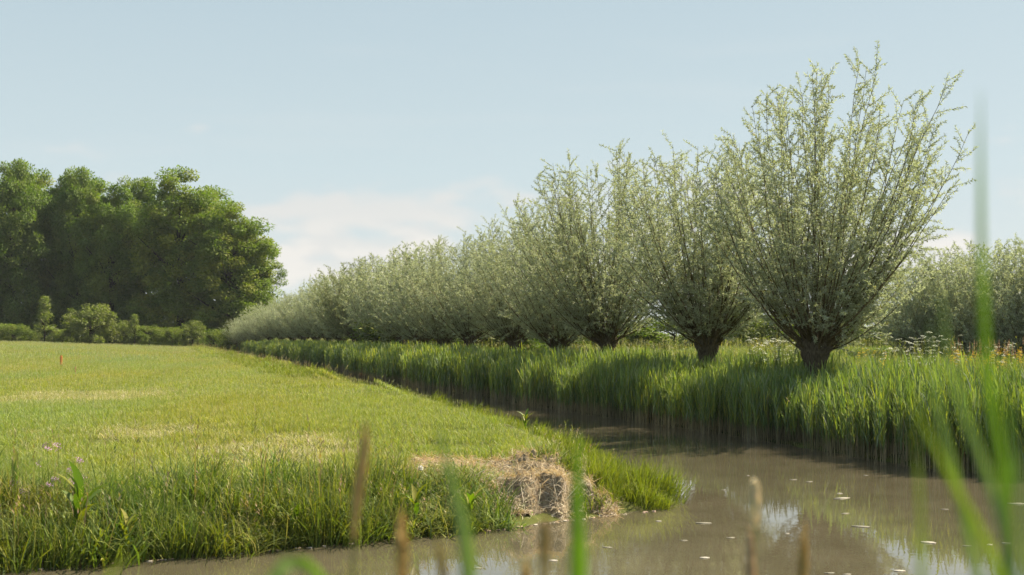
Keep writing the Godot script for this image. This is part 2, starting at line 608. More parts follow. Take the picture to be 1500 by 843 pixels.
func make_limbs(rng: RandomNumberGenerator, h: float, spread: float, r: float, col: Color) -> ArrayMesh:
	var b := MB.new()
	b.tube(PackedVector3Array([Vector3(0, -0.3, 0), Vector3(0.02 * h, h * 0.3, 0), Vector3(-0.01 * h, h * 0.6, 0.01 * h), Vector3(0, h * 0.9, 0)]), PackedFloat32Array([r * 1.25, r, r * 0.7, r * 0.15]), 9, PackedColorArray([col]))
	for i in 14:
		var y := h * rng.randf_range(0.25, 0.75)
		var az := rng.randf() * TAU
		var o := Vector3(cos(az), 0, sin(az))
		var L := spread * rng.randf_range(0.5, 0.9)
		b.tube(PackedVector3Array([Vector3(0, y, 0), Vector3(0, y + L * 0.25, 0) + o * L * 0.5, Vector3(0, y + L * 0.6, 0) + o * L]), PackedFloat32Array([r * 0.4, r * 0.25, r * 0.06]), 6, PackedColorArray([col]))
	return b.mesh(M.bark)

# ==================================================================
func _ready() -> void:
	# ---------------- camera
	var cam := Camera3D.new()
	cam.name = "camera"
	add_child(cam)
	cam.position = Vector3(0, EYE, 0)
	cam.rotation.x = atan((HORIZON - 421.5) / FPX)
	var att := CameraAttributesPhysical.new()
	att.frustum_focal_length = 12.0 / (421.5 / FPX)
	att.frustum_focus_distance = 24.0
	att.frustum_near = 0.05
	att.frustum_far = 9000.0
	att.exposure_aperture = 3.7
	cam.attributes = att
	cam.current = true
	# ---------------- sky, sun, exposure
	var env := Environment.new()
	env.background_mode = Environment.BG_SKY
	env.sky = Sky.new()
	var saz := deg_to_rad(60.0)      # to the right of the view
	var sel := deg_to_rad(49.0)
	to_sun = Vector3(sin(saz) * cos(sel), sin(sel), -cos(saz) * cos(sel))
	env.sky.sky_material = make_sky()
	env.tonemap_mode = Environment.TONE_MAPPER_LINEAR
	env.tonemap_exposure = 2.8
	env.fog_enabled = true
	env.fog_density = 0.00012
	env.fog_light_color = Color(0.93, 0.97, 1.0)
	env.sdfgi_enabled = true
	env.ssao_enabled = true
	env.ssil_enabled = true
	var we := WorldEnvironment.new()
	we.name = "world_environment"
	we.environment = env
	add_child(we)
	var sun := DirectionalLight3D.new()
	sun.name = "sun"
	sun.light_color = Color(1.0, 0.94, 0.83)
	sun.light_energy = 1.6
	sun.light_angular_distance = 0.53
	sun.shadow_enabled = true
	add_child(sun)
	sun.look_at_from_position(Vector3.ZERO, -to_sun, Vector3.UP)

	noise.seed = 4
	noise.frequency = 0.25
	noise2.seed = 9
	noise2.frequency = 0.06
	make_poly()
	make_materials()

	# ---------------- setting
	make_ground()
	var wm := PlaneMesh.new()
	wm.size = Vector2(160, 190)
	wm.material = M.water
	var water := part("ditch_water", wm, self)
	water.position = Vector3(0, 0, -85)
	tag(water, "still brown ditch water", "", "", "structure")
	build_field()
	build_reeds()
	build_meadow()
	build_willows()
	build_wood()
	build_bank()
	build_flowers()
	build_small()
	build_foreground()

func dry_amount(x: float, d: float) -> float:
	# where the mown grass lies dry on the field, from the photograph
	var a := maxf(0.0, 1.0 - Vector2((x + 11.8) / 4.0, (d - 32.5) / 4.5).length())
	a = maxf(a, maxf(0.0, 1.0 - Vector2((x + 3.9) / 1.9, (d - 19.0) / 2.6).length()))
	a = maxf(a, 0.8 * maxf(0.0, 1.0 - Vector2((x + 6.5) / 1.6, (d - 21.5) / 2.0).length()))
	return clampf(a * 1.35 + (noise.get_noise_2d(x * 6.0, d * 3.0) * 0.5 if a > 0.0 else 0.0), 0.0, 1.0) + 0.03

func heap_zone(x: float, d: float) -> float:
	# below 1 where straw covers the bank: the face at the water and a sheet of straw behind it
	var a := Vector2((x - 0.55) / 1.0, (d - 15.8) / 1.25).length()
	var b := Vector2((x + 0.35) / 1.15, (d - 17.0 + (x + 0.35) * 0.35) / 0.75).length()
	return minf(a, b) + noise.get_noise_2d(x * 9.0, d * 9.0) * 0.45

func build_field() -> void:
	var rng := RandomNumberGenerator.new()
	rng.seed = 101
	var pal := [Color(0.285, 0.305, 0.055), Color(0.25, 0.285, 0.06), Color(0.325, 0.325, 0.065), Color(0.21, 0.265, 0.09), Color(0.36, 0.35, 0.16)]
	var dry := [Color(0.50, 0.43, 0.29), Color(0.43, 0.385, 0.25), Color(0.56, 0.50, 0.37), Color(0.3, 0.31, 0.1), Color(0.26, 0.29, 0.08)]
	var straw := [Color(0.36, 0.33, 0.2), Color(0.3, 0.28, 0.16), Color(0.3, 0.32, 0.17)]
	var o := stuff("field_grass", "short yellow green mown grass covering the open field", "grass")
	var near := []
	var nd := []
	var mid := []
	var far := []
	for i in 5:
		near.append(grass_patch(rng, 0.8, 330, 0.07, 0.20, 0.0075, 0.7, pal, M.grass, 5, straw))
	for i in 3:
		nd.append(grass_patch(rng, 0.8, 300, 0.06, 0.16, 0.0075, 1.4, dry, M.grass, 6, straw))
	for i in 4:
		mid.append(grass_patch(rng, 1.8, 900, 0.08, 0.21, 0.014, 0.7, pal, M.grass, 20, straw))
	for i in 3:
		mid.append(grass_patch(rng, 1.8, 800, 0.06, 0.17, 0.014, 1.4, dry, M.grass, 30, straw))
	for i in 4:
		far.append(grass_patch(rng, 4.4, 2200, 0.10, 0.24, 0.03, 0.7, pal, M.grass, 60, straw))
	var shade := func(x: float, d: float) -> Color:
		var n := noise2.get_noise_2d(x * 2.0, d * 0.6)
		var st := sin((x + d * 0.16) * 1.15) * ss(20.0, 45.0, d)      # mown swathes
		return Color(0.96 + n * 0.2 + st * 0.07, 1.0 + st * 0.03, 1.05 - n * 0.25, 1.0)
	var spots := lay(rng, 12.5, 32.0, 0.46, 5, 0.8, 1.15, func(x, d, s):
		return shade.call(x, d) if s.y == 0.0 and s.x > 1.0 and d < 32.0 and heap_zone(x, d) > 1.0 and rng.randf() > dry_amount(x, d) * 1.5 else Color(0, 0, 0, 0))
	scatter("near_grass", near, spots, o)
	spots = lay(rng, 12.5, 32.0, 0.46, 3, 0.8, 1.15, func(x, d, s):
		return Color(1, 1, 1, 1) if s.y == 0.0 and s.x > 1.2 and rng.randf() < dry_amount(x, d) * 1.7 else Color(0, 0, 0, 0))
	scatter("dry_grass", nd, spots, o)
	spots = lay(rng, 31.0, 74.0, 1.05, 4, 0.85, 1.15, func(x, d, s):
		return shade.call(x, d) if s.y == 0.0 and s.x > 0.8 and rng.randf() > dry_amount(x, d) * 1.4 else Color(0, 0, 0, 0))
	var dsp := lay(rng, 31.0, 40.0, 0.9, 3, 0.6, 0.9, func(x, d, s):
		return Color(1, 1, 1, 1) if s.y == 0.0 and s.x > 0.8 and rng.randf() < dry_amount(x, d) * 1.8 else Color(0, 0, 0, 0))
	for q in dsp:
		q[2] += 4
		spots.append(q)
	scatter("middle_grass", mid, spots, o)
	spots = lay(rng, 72.0, 158.0, 2.5, 4, 0.9, 1.2, func(x, d, s):
		return shade.call(x, d) if s.y == 0.0 and s.x > 1.0 and x < 5.0 else Color(0, 0, 0, 0))
	scatter("far_grass", far, spots, o)

func build_reeds() -> void:
	var rng := RandomNumberGenerator.new()
	rng.seed = 202
	var o := stuff("reed_bed", "tall green reeds with brown stem bases lining the far side of the ditch", "reeds")
	var near := []
	var far := []
	for i in 5:
		near.append(reed_patch(rng, 0.7, 32, 1.15, 1.85, 0.010))
	for i in 4:
		far.append(reed_patch(rng, 1.5, 90, 1.15, 1.85, 0.016))
	var tone := func(x: float, d: float) -> Color:
		var n := noise2.get_noise_2d(x * 4.0 + 50.0, d * 4.0)
		return Color(1.0 + n * 0.3, 1.0 + n * 0.22, 1.0, 1.0)
	var spots := lay(rng, 17.0, 40.0, 0.40, 5, 0.92, 1.06, func(x, d, s):
		return tone.call(x, d) if s.y == 1.0 and s.x > -0.30 and s.x < 3.0 + noise.get_noise_2d(x, d) and rng.randf() < 0.9 else Color(0, 0, 0, 0))
	for q in spots:
		q[0].origin.y = clampf(q[0].origin.y, 0.0, 0.22)
		var p3: Vector3 = q[0].origin
		var tall := 1.0 + noise2.get_noise_2d(p3.x * 5.0, p3.z * 5.0) * 0.22 - 0.01 - 0.24 * exp(-pow((p3.x - 6.7) / 1.0, 2.0) - pow((-p3.z - 27.0) / 2.4, 2.0)) - 0.12 * exp(-pow((p3.x - 5.0) / 1.0, 2.0) - pow((-p3.z - 31.5) / 2.4, 2.0))
		q[0].basis = Basis(Vector3.UP, rng.randf() * TAU).scaled(Vector3(1.0, tall * rng.randf_range(0.92, 1.06), 1.0))
	scatter("reeds_near", near, spots, o)
	spots = lay(rng, 39.0, 160.0, 0.95, 4, 0.92, 1.06, func(x, d, s):
		return tone.call(x, d) if s.y == 1.0 and s.x > -0.3 and s.x < 3.4 else Color(0, 0, 0, 0))
	for q in spots:
		q[0].origin.y = clampf(q[0].origin.y, 0.0, 0.22)
		q[0].basis = Basis(Vector3.UP, rng.randf() * TAU).scaled(Vector3.ONE * rng.randf_range(0.85, 1.05))
	scatter("reeds_far", far, spots, o)

func build_meadow() -> void:
	var rng := RandomNumberGenerator.new()
	rng.seed = 303
	var pal := [Color(0.155, 0.215, 0.06), Color(0.19, 0.24, 0.07), Color(0.135, 0.19, 0.065), Color(0.23, 0.26, 0.12)]
	var straw := [Color(0.34, 0.31, 0.2), Color(0.30, 0.28, 0.16), Color(0.28, 0.29, 0.15)]
	var o := stuff("meadow_grass", "long meadow grass with pale seed heads behind the reeds", "grass")
	var near := []
	var far := []
	for i in 4:
		near.append(grass_patch(rng, 1.1, 260, 0.35, 0.78, 0.012, 0.35, pal, M.grass, 3, straw))
	for i in 3:
		far.append(grass_patch(rng, 2.6, 560, 0.45, 0.9, 0.026, 0.35, pal, M.grass, 6, straw))
	var tone := func(x: float, d: float) -> Color:
		var n := noise2.get_noise_2d(x * 3.0 + 90.0, d * 3.0)
		return Color(1.0 + n * 0.25, 1.0, 1.0, 1.0)
	var spots := lay(rng, 17.0, 48.0, 0.75, 4, 0.85, 1.2, func(x, d, s):
		return tone.call(x, d) if s.y == 1.0 and s.x > 2.4 and s.x < 24.0 else Color(0, 0, 0, 0))
	scatter("meadow_near", near, spots, o)
	spots = lay(rng, 47.0, 130.0, 1.8, 3, 0.9, 1.2, func(x, d, s):
		return tone.call(x, d) if s.y == 1.0 and s.x > 2.6 and s.x < 45.0 else Color(0, 0, 0, 0))
	scatter("meadow_far", far, spots, o)

# ------------------------------------------------------------------ willows
func build_willows() -> void:
	var rng := RandomNumberGenerator.new()
	rng.seed = 404
	var heads := []
	for i in 4:
		heads.append(make_trunk(rng, 1.95, 0.275, Color(0.15, 0.13, 0.10)))
	var crowns := []
	for i in 4:
		crowns.append(make_willow(rng, 112, 4.55, 6.0 if i == 0 else 5.7, 1.0, [0.62, 0.62, 0.55, 0.68, 0.55][i]))
	var far_crowns := []
	for i in 4:
		far_crowns.append(make_willow(rng, 98, 4.4, 5.6, 1.6, [0.58, 0.62, 0.54, -0.1][i]))
	# photo x of the trunk, distance, photo y of the top, width factor
	var row := [[1197, 29.0, 72, 0.86], [1037, 34.9, 200, 0.95], [887, 43.1, 205, 0.92], [817, 48.4, 268, 0.95], [755, 54.4, 312, 0.95], [690, 62.4, 335, 0.95], [650, 68.7, 342, 0.95], [618, 74.6, 348, 0.95], [588, 81.0, 358, 0.95], [558, 88.0, 372, 0.95], [522, 95.0, 373, 1.0], [500, 102.0, 388, 0.95], [481, 108.0, 398, 0.9], [463, 114.0, 408, 0.9], [446, 120.0, 418, 0.9], [429, 126.0, 426, 0.9], [412, 131.0, 432, 0.85], [396, 136.0, 438, 0.85], [380, 141.0, 446, 0.85], [364, 146.0, 455, 0.8], [350, 150.0, 464, 0.75]]
	var ord := ["", "second", "third", "fourth", "fifth", "sixth", "seventh", "eighth", "ninth", "tenth", "eleventh", "twelfth", "thirteenth", "fourteenth", "fifteenth", "sixteenth", "seventeenth", "eighteenth", "nineteenth", "twentieth", "twenty-first"]
	for i in row.size():
		var r: Array = row[i]
		var d: float = r[1]
		var x: float = (r[0] - 750.0) / FPX * d
		var gy := ground(x, d)
		var lab := "tallest silvery pollard willow with open airy crown beside the widest water" if i == 0 else ("%s pollard willow along the reeds counted from the tallest willow" % ord[i] if i != 10 else "darker green willow, eleventh along the reeds counted from the tallest")
		var t := thing("pollard_willow", Vector3(x, gy - 0.15, -d), lab, "tree", "pollard willows along the ditch")
		var top: float = EYE + (HORIZON - r[2]) / FPX * d
		var hs := rng.randf_range(0.95, 1.08)
		var tr := part("trunk", heads[i % 4], t)
		tr.rotation.y = rng.randf() * TAU
		tr.scale = Vector3(1.0, hs, 1.0) * (1.0 if i < 3 else 0.92)
		var head_y := 1.9 * hs * (1.0 if i < 3 else 0.92)
		var cr: Array = crowns[i % 4] if i < 7 else far_crowns[3 if i == 10 else i % 3]
		var aabb: AABB = cr[1].get_aabb()
		var k: float = (top - (gy - 0.15) - head_y) / aabb.end.y
		var turn := rng.randf() * TAU
		var lean := Vector2(rng.randfn() * 0.04, rng.randfn() * 0.04) if i > 0 else Vector2(0.0, -0.09)
		lean += Vector2(0.001, 0)
		var w: float = r[3] * lerpf(1.0, k, 0.5) * rng.randf_range(0.98, 1.1)
		for q in [["branches", cr[0]], ["crown", cr[1]]]:
			var m := part(q[0], q[1], t)
			m.position.y = head_y
			m.rotation.y = turn
			m.scale = Vector3(w, k, w)
			m.basis = Basis(Vector3(lean.x, 0, lean.y).normalized(), lean.length()) * m.basis
	# a second row of willows on the far side of the meadow
	var back := [[1345, 66.0, 380], [1378, 64.0, 352], [1420, 62.0, 348], [1462, 59.0, 345], [1510, 57.0, 335], [1560, 56.0, 340]]
	var bl := ["rounded grey willow shrub closest to the tallest pollard's crown beyond the flowers", "second grey willow shrub beyond the yellow flowers", "third grey willow shrub beyond the yellow flowers", "fourth grey willow shrub beyond the yellow flowers", "fifth and largest grey willow shrub beyond the yellow flowers", "sixth grey willow shrub at the end of the row beyond the yellow flowers"]
	for i in back.size():
		var r: Array = back[i]
		var d: float = r[1]
		var x: float = (r[0] - 750.0) / FPX * d
		var gy := ground(x, d)
		var t := thing("willow_shrub", Vector3(x, gy - 0.1, -d), bl[i], "shrub", "willow shrubs beyond the meadow")
		var cr: Array = far_crowns[i % 3]
		var aabb: AABB = cr[1].get_aabb()
		var top: float = EYE + (HORIZON - r[2]) / FPX * d
		var k: float = (top - gy - 0.5) / aabb.end.y
		var turn := rng.randf() * TAU
		for q in [["branches", cr[0]], ["crown", cr[1]]]:
			var m := part(q[0], q[1], t)
			m.position.y = 0.55
			m.rotation.y = turn
			m.scale = Vector3(0.95, k, 0.95)

# ------------------------------------------------------------------ wood and bushes
func build_wood() -> void:
	var rng := RandomNumberGenerator.new()
	rng.seed = 505
	var pals := [
		[Color(0.135, 0.19, 0.05), Color(0.12, 0.175, 0.048), Color(0.16, 0.205, 0.052)],
		[Color(0.145, 0.20, 0.048), Color(0.13, 0.185, 0.048), Color(0.185, 0.22, 0.05)],
		[Color(0.165, 0.21, 0.044), Color(0.14, 0.19, 0.044), Color(0.21, 0.225, 0.045)]]
	var crowns := []
	for i in 3:
		crowns.append(make_crown(rng, Vector3(7.0, 12.0, 7.0), 225, 275, 1.55, 0.37, pals[i], -1.0))
	var limbs := [make_limbs(rng, 22.0, 8.0, 0.5, Color(0.05, 0.042, 0.03)), make_limbs(rng, 22.0, 8.0, 0.55, Color(0.05, 0.042, 0.03))]
	# photo x, distance, photo y of the top, half width in photo px, variant, label
	var list := [
		[18, 172, 216, 60, 0, "tall dark oak in the wood beside the round oak on its field side"],
		[-62, 170, 215, 75, 1, "tall oak at the deep end of the wood past the darkest oak"],
		[82, 180, 232, 54, 1, "oak with narrow top behind the pale conical sapling"],
		[112, 176, 226, 50, 0, "narrow upright oak behind the round pale bush"],
		[160, 172, 242, 56, 1, "dark green oak standing in the middle of the wood edge"],
		[205, 178, 240, 56, 0, "oak half hidden behind the big round oak of the wood"],
		[262, 170, 232, 82, 2, "biggest round oak with bright leaf clumps in the wood edge"],
		[338, 166, 276, 76, 2, "last oak of the wood with yellowish leaves beside the willow row"],
		[372, 172, 335, 48, 1, "low spreading oak bough tree closing the wood beside the willows"],
		[130, 192, 262, 90, 2, "oak deep inside the wood behind the front oaks"],
		[300, 190, 270, 90, 2, "oak standing behind the last yellowish oak"],
		[40, 190, 250, 90, 2, "oak standing deep behind the tall dark oak"]]
	for i in list.size():
		var r: Array = list[i]
		var d: float = r[1]
		var x: float = (r[0] - 750.0) / FPX * d
		var gy := 1.2
		var top: float = EYE + (HORIZON - r[2]) / FPX * d - gy
		var hw: float = r[3] / FPX * d
		var t := thing("oak_tree", Vector3(x, gy, -d), r[5], "tree", "oaks of the wood edge")
		var l := part("trunk", limbs[i % 2], t)
		l.scale = Vector3(hw / 8.0, top / 25.0, hw / 8.0)
		var c := part("crown", crowns[r[4]], t)
		var k := (top - 0.6) * 0.5 / 12.6
		c.position.y = top - 12.6 * k
		c.scale = Vector3(hw / 8.0, k, hw / 8.0)
		c.rotation.y = rng.randf() * TAU
		gy = ground(x, d)
		t.position.y = gy
	# bushes in front of the wood
	var bp := [Color(0.17, 0.19, 0.065), Color(0.14, 0.165, 0.055), Color(0.2, 0.215, 0.08)]
	var bd := [Color(0.16, 0.20, 0.05), Color(0.15, 0.185, 0.045), Color(0.19, 0.21, 0.055)]
	var bs := [make_crown(rng, Vector3(4.0, 3.0, 4.0), 90, 130, 0.75, 0.26, bp, -0.95), make_crown(rng, Vector3(4.0, 3.0, 4.0), 70, 130, 0.9, 0.26, bd, -0.95)]
	var cone := MB.new()
	for i in 46:
		var y := pow(rng.randf(), 1.2)
		var a := rng.randf() * TAU
		var reach := (1.0 - y) * 1.5 * rng.randf_range(0.6, 1.15) + 0.2
		for k in 46:
			var t := sqrt(rng.randf())
			var p := Vector3(cos(a) * reach * t, y * 5.0 + 0.4 + t * 0.5, sin(a) * reach * t) + Vector3(rng.randfn(), rng.randfn(), rng.randfn()) * 0.16
			var o := Vector3(cos(a) + rng.randf_range(-1, 1), rng.randf_range(-0.5, 0.9), sin(a) + rng.randf_range(-1, 1)).normalized()
			cone.leaf(p, o, o.cross(Vector3(rng.randf_range(-1, 1), 1, rng.randf_range(-1, 1))).normalized(), 0.28, 0.12, pick(rng, [Color(0.26, 0.28, 0.14), Color(0.21, 0.24, 0.1)]))
	var cone_mesh := cone.mesh(M.oak)
	var stem := make_limbs(rng, 3.0, 2.5, 0.12, Color(0.06, 0.05, 0.035))
	var blist := [
		[132, 150, 440, 50, 0, "biggest pale round bush in front of the oak wood"],
		[18, 152, 470, 40, 1, "low bush past the pale conical sapling at the foot of the tall dark oak"],
		[-30, 152, 465, 40, 0, "low pale bush at the deep end of the hedge"],
		[92, 153, 478, 26, 1, "small dark bush between the conical sapling and the biggest bush"],
		[190, 153, 466, 24, 0, "small pale bush beside the biggest round bush"],
		[218, 152, 472, 26, 1, "second small bush past the biggest round bush"],
		[252, 153, 474, 24, 1, "third low bush past the biggest round bush"],
		[282, 152, 466, 24, 0, "pale greyish bush fourth past the biggest round bush"],
		[318, 150, 474, 28, 1, "yellowish dark bush next to the end of the willow row"],
		[345, 152, 480, 24, 1, "dark bush tucked under the end of the willow row"]]
	for r in blist:
		var d: float = r[1]
		var x: float = (r[0] - 750.0) / FPX * d
		var gy := ground(x, d)
		var t := thing("bush", Vector3(x, gy, -d), r[5], "bush", "bushes along the wood edge")
		var top: float = EYE + (HORIZON - r[2]) / FPX * d - gy
		var hw: float = r[3] / FPX * d
		var c := part("crown", bs[r[4]], t)
		c.scale = Vector3(hw / 4.5, top * 0.55 / 3.5, hw / 4.5)
		c.position.y = top - 3.5 * c.scale.y
		c.rotation.y = rng.randf() * TAU
		var s := part("trunk", stem, t)
		s.scale = Vector3.ONE * top / 4.0
	for q in [[65, 151.0, 436, "pale conical sapling in front of the dark oak wood"], [197, 151.0, 462, "small conical sapling past the biggest round bush"]]:
		var x: float = (q[0] - 750.0) / FPX * q[1]
		var gy := ground(x, q[1])
		var t := thing("conical_sapling", Vector3(x, gy, -q[1]), q[3], "tree", "saplings along the wood edge")
		var top: float = EYE + (HORIZON - q[2]) / FPX * q[1] - gy
		part("crown", cone_mesh, t).scale = Vector3.ONE * top / 5.9
		part("trunk", stem, t).scale = Vector3(0.6, 1.2, 0.6)
	for q in [[772, 56.0, 452, 34, "leafy green bush growing between the fourth and fifth willow trunks"]]:
		var x: float = (q[0] - 750.0) / FPX * q[1]
		var gy := ground(x, q[1])
		var t := thing("leafy_bush", Vector3(x, gy, -q[1]), q[4], "bush")
		var top: float = EYE + (HORIZON - q[2]) / FPX * q[1] - gy
		var c := part("crown", make_crown(rng, Vector3(1.2, 1.4, 1.2), 60, 110, 0.32, 0.10, [Color(0.11, 0.16, 0.045), Color(0.13, 0.18, 0.05)], -1.0), t)
		c.position.y = top * 0.5
		c.scale = Vector3(1, top * 0.5 / 1.6, 1)
		part("trunk", stem, t).scale = Vector3.ONE * 0.5
	# bushes seen under the willow crowns, across the meadow
	for i in 16:
		var d := 92.0 + rng.randf_range(-6, 14)
		var px := 560.0 + i * 48.0 + rng.randf_range(-10, 10)
		var x := (px - 750.0) / FPX * d
		var gy := ground(x, d)
		var t := thing("meadow_bush", Vector3(x, gy, -d), "light green bush across the meadow, seen between willow trunks", "bush", "bushes across the meadow")
		var c := part("crown", bs[i % 2], t)
		var k := rng.randf_range(0.6, 0.95)
		c.scale = Vector3(k * 1.2, k * 0.75, k * 1.2)
		c.position.y = 2.0 * k
		c.rotation.y = rng.randf() * TAU
		part("trunk", stem, t).scale = Vector3.ONE * k

# ------------------------------------------------------------------ left bank
func build_bank() -> void:
	var rng := RandomNumberGenerator.new()
	rng.seed = 606
	var pal := [Color(0.13, 0.175, 0.042), Color(0.165, 0.20, 0.045), Color(0.095, 0.14, 0.045), Color(0.22, 0.235, 0.055)]
	var bright := [Color(0.19, 0.225, 0.03), Color(0.23, 0.25, 0.04), Color(0.16, 0.20, 0.035)]
	var straw := [Color(0.3, 0.28, 0.15), Color(0.2, 0.22, 0.08), Color(0.28, 0.2, 0.15)]
	var o := stuff("bank_grass", "tall lush green grass on the ditch bank below the field", "grass")
	var v := []
	for i in 3:
		v.append(grass_patch(rng, 0.6, 170, 0.22, 0.60, 0.011, 0.55, pal, M.grass, 4, straw))
	for i in 2:
		v.append(grass_patch(rng, 0.6, 95, 0.18, 0.52, 0.021, 0.8, pal, M.grass, 3, straw))
	for i in 3:
		v.append(grass_patch(rng, 0.5, 120, 0.22, 0.5, 0.010, 0.35, bright, M.grass))
	for i in 3:
		v.append(grass_patch(rng, 1.4, 260, 0.2, 0.5, 0.02, 0.5, bright, M.grass, 3, straw))
	var mound_free := func(x: float, d: float) -> bool:
		return heap_zone(x, d) > (1.0 if rng.randf() > 0.05 else 0.4)
	var spots := lay(rng, 10.5, 22.0, 0.27, 5, 0.75, 1.15, func(x, d, s):
		return Color(1.0 + noise2.get_noise_2d(x * 9.0, d * 9.0) * 0.3, 1, 1, 1) if s.y == 0.0 and s.x > 0.02 and s.x < 1.5 + noise.get_noise_2d(x * 4.0, d * 4.0) * 0.5 and x < 1.2 and d < 18.0 and mound_free.call(x, d) else Color(0, 0, 0, 0))
	for q in spots:
		var p3: Vector3 = q[0].origin
		var tuft := 1.0 + noise.get_noise_2d(p3.x * 4.5, p3.z * 4.5) * 0.9 + 0.25 * ss(-3.0, -5.5, p3.x) - 0.5 * ss(-1.6, -1.0, p3.x)
		q[0].basis = q[0].basis * Basis().scaled(Vector3(1.0, clampf(tuft, 0.45, 1.6), 1.0))
	scatter("lush_grass", v, spots, o)
	spots = lay(rng, 14.5, 46.0, 0.27, 3, 0.75, 1.1, func(x, d, s):
		return Color(1, 1, 1, 1) if s.y == 0.0 and s.x > 0.0 and s.x < (0.55 if d > 19.0 else 1.0) and (x > 1.0 or d > 18.0) and mound_free.call(x, d) else Color(0, 0, 0, 0))
	for q in spots:
		q[2] += 5
		var p3: Vector3 = q[0].origin
		q[0].basis = q[0].basis * Basis().scaled(Vector3(1.0, clampf(1.05 + noise.get_noise_2d(p3.x * 6.0, p3.z * 6.0) * 0.9, 0.6, 1.6), 1.0))
	scatter("edge_grass", v, spots, o)
	spots = lay(rng, 45.0, 158.0, 0.9, 3, 0.8, 1.2, func(x, d, s):
		return Color(1, 1, 1, 1) if s.y == 0.0 and s.x > 0.0 and s.x < 2.2 else Color(0, 0, 0, 0))
	for q in spots:
		q[2] += 8
	scatter("far_edge_grass", v, spots, o)

	# heap of dry straw and mud on the bank
	var base := Vector3(0.45, 0.0, -15.85)
	var heap := thing("straw_heap", base, "heap of dry straw and dead stems slumped over the muddy bank edge", "straw heap")
	var st := SurfaceTool.new()
	st.begin(Mesh.PRIMITIVE_TRIANGLES)
	st.set_smooth_group(0)
	var hm := func(u: float, w: float) -> Vector3:
		# u across 0..1, w from the water (0) to the field (1)
		var x := lerpf(-1.95, 1.0, u)
		var edge := -0.42 * x / 1.2 + noise.get_noise_2d(u * 30.0, 3.0) * 0.12
		var z := lerpf(0.62, -1.6, w) + edge * 0.75 - 0.7 * ss(0.5, 0.0, u)
		var tall := 0.34 + 0.18 * ss(0.35, 0.6, u)
		var lump := tall * ss(0.0, 0.28, w + noise.get_noise_2d(u * 26.0, 8.0) * 0.12) + 0.16 * ss(0.3, 0.95, w)
		lump *= ss(-0.02, 0.3, u) * ss(1.05, 0.80, u) * (1.0 - 0.4 * exp(-pow((u - 0.8) / 0.05, 2.0)))
		lump += (noise.get_noise_2d(x * 12.0, z * 12.0) * 0.16 + noise.get_noise_2d(x * 36.0, z * 36.0) * 0.07) * ss(0.0, 0.2, w)
		var land := ground(x + 0.45, 15.85 - z)
		return Vector3(x, maxf(lump - 0.04, land + 0.02 + noise.get_noise_2d(x * 20.0, z * 20.0) * 0.05 if land > 0.05 else -0.04), z)
	var nu := 60
	var nw := 40
	for j in nw + 1:
		for i in nu + 1:
			st.add_vertex(hm.call(float(i) / nu, float(j) / nw))
	for j in nw:
		for i in nu:
			var a := j * (nu + 1) + i
			for k in [a, a + nu + 1, a + 1, a + 1, a + nu + 1, a + nu + 2]:
				st.add_index(k)
	st.generate_normals()
	st.set_material(M.mud)
	part("mud_core", st.commit(), heap)
	var sp := [Color(0.46, 0.40, 0.29), Color(0.38, 0.32, 0.225), Color(0.54, 0.485, 0.37), Color(0.30, 0.245, 0.17), Color(0.50, 0.455, 0.37)]
	var mb := MB.new()
	for i in 14000:
		var u := rng.randf_range(0.0, 1.0)
		var w := rng.randf_range(0.0, 1.12) if i % 3 else rng.randf_range(-0.02, 0.36)
		if w > 0.35 and noise.get_noise_2d(u * 40.0, w * 40.0) < -0.3:
			continue
		var p: Vector3 = hm.call(u, w)
		p.y += rng.randf_range(0.0, 0.035)
		var up: Vector3 = (hm.call(u + 0.02, w) - p).cross(p - hm.call(u, w + 0.02))
		up = up.normalized() if up.y > 0.0 else -up.normalized()
		var tn := Vector3(rng.randf_range(-1, 1), rng.randf_range(-1, 1), rng.randf_range(-1, 1))
		var dir := (tn - up * tn.dot(up) * rng.randf_range(0.75, 1.1)).normalized()
		var side := dir.cross(up + Vector3(rng.randf_range(-1, 1), 0.3, rng.randf_range(-1, 1)) * 0.7).normalized()
		mb.blade(p, dir, side, Vector3(rng.randf_range(-0.6, 0.6), rng.randf_range(-0.7, 0.2), rng.randf_range(-0.6, 0.6)), rng.randf_range(0.05, 0.20), rng.randf_range(0.003, 0.009), pick(rng, sp))
	var sm := part("loose_straw", mb.mesh(M.dry), heap)
	sm.set_meta("kind", "stuff")
	# single thick stalks hanging over the face
	for i in 16:
		var u := rng.randf_range(0.3, 0.97)
		var p: Vector3 = hm.call(u, rng.randf_range(0.18, 0.4))
		var q: Vector3 = hm.call(u + rng.randf_range(-0.14, 0.14), rng.randf_range(-0.02, 0.2))
		p.y += 0.03
		var mid := p.lerp(q, 0.45) + Vector3(rng.randf_range(-0.03, 0.03), 0.04, 0.05)
		var tb := MB.new()
		tb.tube(PackedVector3Array([p, mid, q + Vector3(0, -0.02, 0.05)]), PackedFloat32Array([0.005, 0.006, 0.003]), 5, PackedColorArray([pick(rng, sp)]))
		part("stalk", tb.mesh(M.dry), heap)

